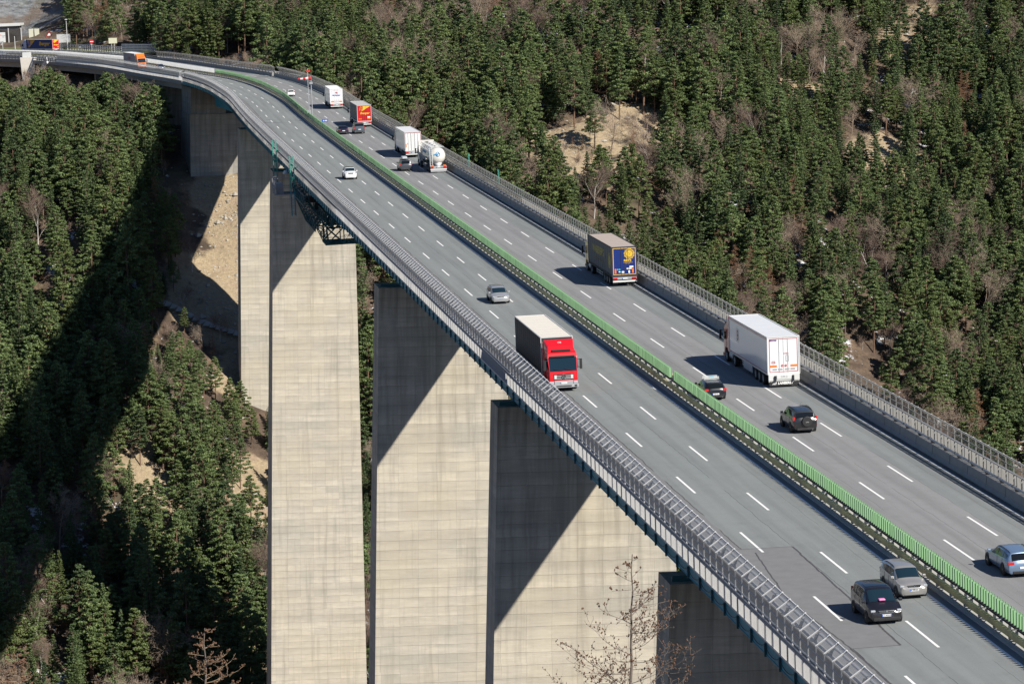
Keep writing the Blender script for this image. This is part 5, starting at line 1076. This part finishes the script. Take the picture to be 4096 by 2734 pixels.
def conifer(seed,H,R0,kind):
    r=random.Random(seed);V_=[];F_=[];tm=MB()
    lx,ly=r.uniform(-.03,.03)*H,r.uniform(-.03,.03)*H
    ax=lambda z:Vector((lx*(z/H)**2,ly*(z/H)**2,z))
    pr=[0,.25,.5,.75,.97]
    for a,b in zip(pr[:-1],pr[1:]): tm.bar(ax(a*H),ax(b*H),.34*(1-a*.9)*H/15,.34*(1-a*.9)*H/15,0,6,up=(0,1,0))
    if kind=='spruce':
        z=H*r.uniform(.08,.16);lop=[r.uniform(.75,1.15) for _ in range(7)]
        while z<H*.985:
            f=z/H;Rz=R0*(1-f)**.82*(1-.25*max(0,.25-f)/.25)+.12;n=r.randint(5,7) if f<.85 else 4;a0=r.uniform(0,6.28)
            for k in range(n):
                an=a0+k*6.283/n+r.uniform(-.3,.3);L_=Rz*r.uniform(.62,1.12)*lop[int(an*7/6.283)%7]
                if r.random()<.05: continue
                dr=-.28+.55*f;st=max(2,int(L_/.34))
                for j in range(st+1):
                    u=(j+.6)/(st+.8);q=ax(z)+Vector((math.cos(an)*L_*u,math.sin(an)*L_*u,L_*u*dr*(.6+.4*u)+L_*.12*u*u))
                    w=.22*L_*(1-u*.6)
                    for t_ in range(5 if u>.3 else 2): tuft(V_,F_,r,q+Vector((r.uniform(-w,w),r.uniform(-w,w),r.uniform(-.2,.05))),.21+.03*Rz,flat=.55)
            z+=H*r.uniform(.022,.034)+.06
    else:
        base=r.uniform(.18,.36);nb=r.randint(44,58)
        for k in range(nb):
            f=base+(1-base)*((k+r.random())/nb)**.9;z=f*H;g_=(f-base)/(1-base);prof=min(1,.45+g_*2.6)*(1-g_)**.72+.06
            an=k*2.4+r.uniform(-.5,.5);L_=R0*prof*r.uniform(.5,1.15);c=ax(z)+Vector((math.cos(an)*L_,math.sin(an)*L_,L_*.12))
            tm.bar(ax(max(z-.8,base*H*.9)),c,.035,.035,0,3)
            rr_=R0*r.uniform(.26,.42)*(1.-.6*g_)
            for _ in range(int(150*rr_/R0/.36)):
                d=Vector((r.gauss(0,1),r.gauss(0,1),r.gauss(0,1))).normalized()*r.uniform(.45,1.)
                tuft(V_,F_,r,c+Vector((d.x*rr_,d.y*rr_,d.z*rr_*.36+.1)),.235,flat=.8)
        if r.random()<.6:
            for _ in range(8): an=r.uniform(0,6.28);z=H*r.uniform(.15,base);tm.bar(ax(z),ax(z)+Vector((math.cos(an)*1.1,math.sin(an)*1.1,-.1)),.05,.05)
    return V_,F_,tm
def bare(seed,H,spread,kind):
    r=random.Random(seed);tm=MB();tw=MB()
    def grow(p,d,L_,w,dep):
        n=3 if dep<2 else 2
        for k in range(n):
            q=p+d*L_/n;(tm if dep<2 else tw).bar(p,q,w,w,0,3 if dep else 5);p=q;d=(d+Vector((r.gauss(0,.12),r.gauss(0,.12),r.gauss(.04,.08)))).normalized();w*=.8
            if dep<4:
                for _ in range((r.randint(3,4) if dep==0 else 3) if not(dep==0 and k==0) else 1):
                    an=r.uniform(0,6.28);tilt=spread*r.uniform(.6,1.2);x=d.orthogonal().normalized();y=d.cross(x);nd=(d*math.cos(tilt)+(x*math.cos(an)+y*math.sin(an))*math.sin(tilt)).normalized()
                    grow(p,nd,L_*r.uniform(.42,.62),max(w*.5,.022),dep+1)
    if kind=='larch':
        for a in range(8): tm.bar((0,0,H*a/8),(0,0,H*(a+1)/8),.26*(1-a/9),.26*(1-a/9),0,5,up=(0,1,0))
        z=H*.15
        while z<H*.98:
            f=z/H;L_=H*.22*(1-f)**.7*r.uniform(.7,1.1)+.2;an=r.uniform(0,6.28);d=Vector((math.cos(an),math.sin(an),.05));p=Vector((0,0,z));q=p+d*L_;tw.bar(p,q,.045,.045,0,3)
            for _ in range(int(L_*7)+2):
                u=r.uniform(.15,1.);c=p.lerp(q,u);e=c+Vector((r.gauss(0,.3),r.gauss(0,.3),r.uniform(-.3,.35)))*(L_*.45);tw.bar(c,e,.030,.030,0,3)
                for _ in range(3): g=c.lerp(e,r.uniform(.3,1));tw.bar(g,g+Vector((r.gauss(0,.25),r.gauss(0,.25),r.gauss(0,.2))),.022,.022,0,3)
            z+=H*.016
    else: grow(Vector((0,0,0)),Vector((r.gauss(0,.05),r.gauss(0,.05),1)).normalized(),H*.66,.26 if kind=='birch' else .3,0)
    return tm,tw
PROTO=[]   # (kind,height,crown mesh,trunk mesh)
def reg(kind,H,cm,tmesh): PROTO.append((kind,H,cm,tmesh))
def meshof(ob): me=ob.data;bpy.data.objects.remove(ob);return me
for sd,H,R0,kind in ((1,18,3.5,'spruce'),(2,16,2.8,'spruce'),(3,21,3.6,'spruce'),(4,14,3.1,'spruce'),(11,16,3.3,'pine'),(12,14,3.6,'pine'),(13,18,3.4,'pine'),(14,12.5,3.3,'pine'),(15,17,3.7,'pine')):
    V_,F_,tm=conifer(sd,H,R0,kind);me=bpy.data.meshes.new('crown');me.from_pydata(V_,[],F_);me.materials.append(M[kind]);reg(kind,H,me,meshof(tm.build('trunk',M['pinebark' if kind=='pine' else 'bark'])))
for sd,H,sp_,kind in ((21,13,.62,'birch'),(22,11,.7,'birch'),(23,13,.75,'broadleaf'),(24,14,.5,'larch'),(25,10,.8,'broadleaf')):
    tm,tw=bare(sd,H,sp_,kind);reg(kind,H,meshof(tw.build('twigs',M[{'birch':'twig','broadleaf':'twig_pale','larch':'larch'}[kind]],recalc=False)),meshof(tm.build('trunk',M['birch' if kind=='birch' else 'bark' if kind=='larch' else 'twig_pale'],recalc=False)))
CON=[i for i,p in enumerate(PROTO) if p[0] in('spruce','pine')];BAR=[i for i,p in enumerate(PROTO) if p[0] not in('spruce','pine')]
rt=random.Random(77);cand=[];cells={}
SANDB=[(-68,735,9),(-68,722,10),(-67,708,12),(-62,692,13),(-57,676,11),(-57,650,6),(-53,634,6),(9,786,9),(32,794,11),(16,772,8),(113,866,9),(96,804,8),(64,873,7),(-76,630,5)]
bpy.context.view_layer.update()
_sx=_q[::8,0];_sy=_q[::8,1];_ss=_s[::8]
def st_of(x,y):
    k=np.argmin((_sx-x)**2+(_sy-y)**2)*8;v=(x-_q[k,0],y-_q[k,1]);return _s[k],v[0]*_t[k,1]-v[1]*_t[k,0]
occ=[]
def quad(a): occ.append([tuple(d2w(p)) for p in a])
for s in range(40,920,6): quad([at(s,-7.9,0.9),at(s,16.5,0.9),at(s+6.2,16.5,0.9),at(s+6.2,-7.9,0.9)]);quad([at(s,-7.9,.9),at(s,-7.9,-.9),at(s+6.2,-7.9,-.9),at(s+6.2,-7.9,.9)])
for s,t0,t1,zb in ((215.8,-4.5,12.8,-130),(311.8,-5,11.2,-150),(496,-6,11,-150),(616.8,-4,10.5,-80),(138,-4,14,-90)): quad([at(s,t0,-8),at(s,t1,-8),at(s,t1,zb),at(s,t0,zb)])
ov=[p for q_ in occ for p in q_];OB_=BVHTree.FromPolygons(ov,[(4*i,4*i+1,4*i+2,4*i+3) for i in range(len(occ))])
CV=Vector(CP)
def visible(x,y,z):
    d=Vector((x,y,z))-CV;L_=d.length;d.normalize()
    h=OB_.ray_cast(CV,d,L_-1)
    if h[0] is not None:return False
    h=GB_.ray_cast(CV+d*150,d,L_-160);return h[0] is None
yy=548.
while yy<1075:
    half=.178*yy+12;xx=-half
    while xx<half:
        x=xx+rt.uniform(-2,2);y=yy+rt.uniform(-2,2);xx+=4.1
        s,t=st_of(x,y);z=gz(x,y)
        dens=.98+1.3*float(vnoise(np.array(x/21.),np.array(y/21.),9))+.45*float(vnoise(np.array(x/7.),np.array(y/7.),4))
        if -11<t<20 and s<940 and (z>-52 or y>688 or min(abs(s-q_-3) for q_ in (496,616.8))<9): continue
        if s>840 and 15<t<34 and x<-108: continue
        if s>900 and t<50 and x<-143: continue
        if x<-150 and y>972 and rt.random()<.985: continue
        wedge=-96<x<-52 and 596<y<652 and min(math.hypot(x-a,y-b)/(q_*.8) for a,b,q_ in SANDB)>1
        if wedge: dens+=.45
        if min(math.hypot(x-a,y-b)/q_ for a,b,q_ in SANDB)<1 : dens*=.2
        if y>935 and x<-100: dens*=.8
        if rt.random()>dens: continue
        # bare trees gather in patches
        pb=.12+(.65 if float(vnoise(np.array(x/30.),np.array(y/30.),21))>.2 else 0)
        if -146<x<-118 and y>945: pb=.7
        if -60<x<-20 and 800<y<900: pb=.4
        if x<-82 and y<625: pb=.35
        isb=rt.random()<(pb*.25 if wedge else pb)
        i=rt.choice(BAR) if isb else rt.choice(CON if float(vnoise(np.array(x/40.),np.array(y/40.),31))<.05 else CON[3:])
        sc=(rt.uniform(.7,1.15)+.5*float(vnoise(np.array(x/18.),np.array(y/18.),51)))*(1. if isb else 1.05)*(1 if rt.random()<.82 else .6)
        if -16<t<24 and s<880: sc=min(sc,max(0,(-z-5.)/PROTO[i][1]))
        if (-82<x<-44 and 650<y<702) or (-64<x<-44 and y>628 and y<702): sc=min(sc,.42 if y>668 else .66)
        if sc<.3: continue
        if y<580: sc*=.9
        a=proj([(x,y,z+PROTO[i][1]*sc)])[0]
        if a[0]<640 and (y<900 or t<-11) and x<-35:
            lim=172+22*math.sin(a[0]/23.)+6*rt.random() if a[0]<330 else 172+(a[0]-330)*.62 if a[0]<372 else 430 if a[0]<600 else 0
            if s>840: lim+=25
            if a[1]<lim:
                n_=0
                while a[1]<lim and n_<14: sc*=.88;n_+=1;a=proj([(x,y,z+PROTO[i][1]*sc)])[0]
                if sc<.38: continue
        cand.append((x,y,z-.3,i,sc,rt.uniform(0,6.28)))
    yy+=4.2
pts=[];
for c_ in cand:
    x,y,z,i,sc,ro=c_;H=PROTO[i][1]*sc;a,b=proj([(x,y,z+H),(x,y,z)]);vis=-30<a[0]<2379 and b[1]>-10 and a[1]<1590 and visible(x,y,z+H*.85)
    pts.append((vis,(b[1]-a[1]) if vis else 0))
order=sorted(range(len(cand)),key=lambda k:-pts[k][1])
def zone(px,py):
    if px<620: 
        if py>1230:return 'on the slope in the bottom left corner'
        if py>700:return 'in the forest left of the bridge shadow' if px<230 else 'in the sunlit forest wedge between the bridge shadows'
        if py>150:return 'in the forest below the approach viaduct'
        return 'above the far curve at the top left'
    if px<1000 and py<330:return 'above the far curve fence, left of the tanker'
    if py>520 and px<1250:return 'seen in the gap below the deck between two piers'
    if px<1400: return 'between the tanker and the blue and yellow lorry'
    if px<1800: return 'between the blue and yellow lorry and the white lorry'
    return 'high on the slope at the right of the photo' if py<560 else 'at the right edge just above the mesh fence'
KN={'spruce':'pointed dark green spruce','pine':'round crowned green pine','birch':'bare birch with a white trunk','broadleaf':'bare pale grey tree','larch':'bare reddish brown larch'}
ncon=nbar=0;rest=[];used={}
firsts={}
indiv=[]
for k in order:
    x,y,z,i,sc,ro=cand[k];b=i in BAR
    if pts[k][0] and ((not b and ncon<292) or (b and nbar<110)):
        if b:nbar+=1
        else:ncon+=1
        indiv.append((k,i))
    else: rest.append(k)
for k,i in indiv:
    x,y,z,_,sc,ro=cand[k];kind,H,cm,tmm=PROTO[i];H_=H*sc
    pxy=proj([(x,y,z+H_*.5)])[0];zn=zone(*pxy)
    nm={'spruce':'spruce_tree','pine':'pine_tree','birch':'birch_tree','broadleaf':'bare_tree','larch':'larch_tree'}[kind]
    o=empty(nm,Matrix.Translation((x,y,z))@Matrix.Rotation(ro,4,'Z')@Matrix.Diagonal((sc,sc,sc*(.92+.16*((k*37)%10)/10),1)),KN[kind]+' '+zn,'tree',KN[kind].split(' ')[-1]+' trees '+zn if kind in('spruce','pine') else nm.replace('_',' ')+'s '+zn)
    for n_,me in (('crown' if i in CON else 'twigs',cm),('trunk',tmm)):
        c=bpy.data.objects.new(n_,me);COL.objects.link(c);c.parent=o
        if i not in firsts: firsts[i]={}
        firsts[i].setdefault(n_,c)
# the remaining forest as one mass
def mass(name,ks,protos,scmul=1.,extra=None):
    P=[(cand[k][0],cand[k][1],cand[k][2]) for k in ks]+[e[:3] for e in (extra or [])]
    me=bpy.data.meshes.new(name);me.from_pydata(P,[],[])
    for n_,vals in (('sc',[cand[k][4]*scmul for k in ks]+[e[4] for e in (extra or [])]),('ro',[cand[k][5] for k in ks]+[e[5] for e in (extra or [])])):
        a=me.attributes.new(n_,'FLOAT','POINT');a.data.foreach_set('value',vals)
    a=me.attributes.new('ix','INT','POINT');a.data.foreach_set('value',[protos.index(cand[k][3]) for k in ks]+[protos.index(e[3]) for e in (extra or [])])
    o=bpy.data.objects.new(name,me);COL.objects.link(o)
    g=bpy.data.node_groups.new(name,'GeometryNodeTree');g.interface.new_socket('Geometry',in_out='INPUT',socket_type='NodeSocketGeometry');g.interface.new_socket('Geometry',in_out='OUTPUT',socket_type='NodeSocketGeometry')
    gi=g.nodes.new('NodeGroupInput');go=g.nodes.new('NodeGroupOutput');J=g.nodes.new('GeometryNodeJoinGeometry')
    for i in protos[::-1]:
        j=g.nodes.new('GeometryNodeJoinGeometry')
        for c in firsts[i].values():
            q=g.nodes.new('GeometryNodeObjectInfo');q.transform_space='ORIGINAL';q.inputs[0].default_value=c;g.links.new(q.outputs['Geometry'],j.inputs[0])
        gt_=g.nodes.new('GeometryNodeGeometryToInstance');g.links.new(j.outputs[0],gt_.inputs[0]);g.links.new(gt_.outputs[0],J.inputs[0])
    ip=g.nodes.new('GeometryNodeInstanceOnPoints');ip.inputs['Pick Instance'].default_value=True
    def na(n_,ty): q=g.nodes.new('GeometryNodeInputNamedAttribute');q.data_type=ty;q.inputs[0].default_value=n_;return q.outputs[0]
    cx=g.nodes.new('ShaderNodeCombineXYZ');g.links.new(na('ro','FLOAT'),cx.inputs[2]);e2=g.nodes.new('FunctionNodeEulerToRotation');g.links.new(cx.outputs[0],e2.inputs[0])
    g.links.new(gi.outputs[0],ip.inputs['Points']);g.links.new(J.outputs[0],ip.inputs['Instance']);g.links.new(na('ix','INT'),ip.inputs['Instance Index']);g.links.new(e2.outputs[0],ip.inputs['Rotation']);g.links.new(na('sc','FLOAT'),ip.inputs['Scale']);g.links.new(ip.outputs[0],go.inputs[0])
    md=o.modifiers.new('scatter','NODES');md.node_group=g;return o
protos=[i for i in range(len(PROTO)) if i in firsts]
ks=[k for k in rest if cand[k][3] in protos]
o=mass('forest',ks,protos);tag(o,'remaining conifers and bare trees of the hillside forest, read as one mass','forest',kind='stuff')
rb=random.Random(5);ex=[]
bp_=[i for i in protos if i in BAR]
for _ in range(5200):
    y=rb.uniform(550,1040);x=rb.uniform(-.178*y-8,.178*y+8);s,t=st_of(x,y)
    if -11<t<20 and s>560: continue
    if s>840 and 15<t<58 and x<-108: continue
    if x<-115 and y>985 and rb.random()<.8: continue
    ex.append((x,y,gz(x,y)-.4,rb.choice(bp_),rb.uniform(.10,.30),rb.uniform(0,6.28)))
o=mass('undergrowth',[],bp_,1.,ex);tag(o,'leafless brown shrubs scattered over the ground between the trees','shrubs',kind='stuff')
rk_=MB();rs=random.Random(12)
for _ in range(1500):
    if rs.random()<.7: b_=rs.choice([(-68,735,9),(-68,722,9),(-67,708,11),(-64,692,10),(-60,676,8),(-55,634,8),(-54,619,9),(9,786,13),(32,794,15),(113,866,12),(96,804,12)]);x,y=rs.gauss(b_[0],b_[2]*.8),rs.gauss(b_[1],b_[2]*.8)
    else: y=rs.uniform(560,1030);x=rs.uniform(-.178*y,.178*y)
    s,t=st_of(x,y)
    if s>800 and -12<t<60: continue
    q=rs.uniform(.12,.55)*(1 if rs.random()<.9 else 2.4);c=Vector((x,y,gz(x,y)))
    rk_.poly([tuple(c+Vector((dx*q*rs.uniform(.6,1.3),dy*q*rs.uniform(.6,1.3),dz*q*rs.uniform(.5,1.1)))) for dx,dy,dz in((1,0,0),(0,1,0),(-1,0,0),(0,-1,0),(0,0,.8),(0,0,-.6),(.7,.7,.5),(-.7,.7,.4))],[(0,6,4),(6,1,4),(1,7,4),(7,2,4),(2,3,4),(3,0,4),(0,1,6),(1,2,7),(1,0,5),(2,1,5),(3,2,5),(0,3,5)])
o=rk_.build('rocks',simple('limestone',(.36,.33,.28),.9,0,.35,1.),recalc=False);tag(o,'pale loose stones scattered over the bare slopes','stones',kind='stuff')
# ------------------------------------------------ leafless larches close to the camera
M['nearbark']=simple('near_bark',(.16,.13,.11),.9,0,.3,8);M['nearlit']=simple('sunlit_yellowish_shoots',(.30,.22,.14),.8,0,.2,6);M['cone']=simple('larch_cone',(.14,.075,.045),.9,0,.3,20)  # nearlit: paler than nearbark, sunlight on the yellowish shoots is put into the colour
def nearlarch(name,label,x,y,zt,seed,crown,len_,twm,th=1.):
    r=random.Random(seed);z0=float(gz(x,y))-.3;o=empty(name,Matrix.Translation((x,y,z0)),label,'tree');H=zt-z0
    tm=MB();tw=MB();cn=MB();n=26;P=[Vector((r.gauss(0,.025)*(k>0),r.gauss(0,.025)*(k>0),H*k/n)) for k in range(n+1)]
    for k in range(n): tm.bar(P[k],P[k+1],.24*(1-k/n)**.9+.018,.24*(1-k/n)**.9+.018,0,7,up=(0,1,0))
    def cone(p):
        s_=r.uniform(.016,.03);cn.poly([tuple(p+Vector(d)*s_) for d in((1,0,0),(0,1,0),(-1,0,0),(0,-1,0),(0,0,1.5),(0,0,-1))],[(0,1,4),(1,2,4),(2,3,4),(3,0,4),(1,0,5),(2,1,5),(3,2,5),(0,3,5)])
    def branch(p,d,L_,w,dep):
        m_=max(3,int(L_/.16))
        for k in range(m_):
            q=p+d*L_/m_;tw.bar(p,q,w*th,w*th,0,4);
            if r.random()<(.28 if dep<2 else .14): cone(q+Vector((r.gauss(0,.02),r.gauss(0,.02),.02)))
            p=q;d=(d+Vector((r.gauss(0,.09),r.gauss(0,.09),r.gauss(.05,.06)))).normalized();w=max(w*.9,.007)
            if dep<3 and r.random()<(.92 if dep<2 else .6):
                a=Vector((r.gauss(0,1),r.gauss(0,1),r.gauss(.25,.7))).normalized();branch(p,(d*.7+a*.75).normalized(),L_*r.uniform(.18,.42)*(1-.4*k/m_),max(w*.55,.007),dep+1)
    z=H-crown
    while z<H*.995:
        f=(H-z)/crown;an=r.uniform(0,6.28);L_=(.10+len_*f**.75)*r.uniform(.6,1.1);branch(Vector((0,0,z)),Vector((math.cos(an),math.sin(an),r.uniform(-.1,.45))).normalized(),L_,.010+.016*f,0);z+=crown*r.uniform(.012,.032)
    tm.build('trunk',M['nearbark'],o,recalc=False);tw.build('branches',M[twm],o,recalc=False);c_=cn.build('cones',M['cone'],o,recalc=False);c_['kind']='stuff'
nearlarch('larch_tree','leafless larch full of small cones, in front of the pier at the bottom',3.65,90,18.3,5,5.4,2.6,'nearbark',.9)
nearlarch('larch_tree','leafless larch top with sunlit yellowish shoots at the bottom, left of the tallest pier',-9.4,90,16.0,8,2.6,1.2,'nearlit',.7)
nearlarch('larch_tree','thin leafless larch tip in the bottom left corner',-15.15,90,15.2,9,1.6,.7,'nearlit',.7)
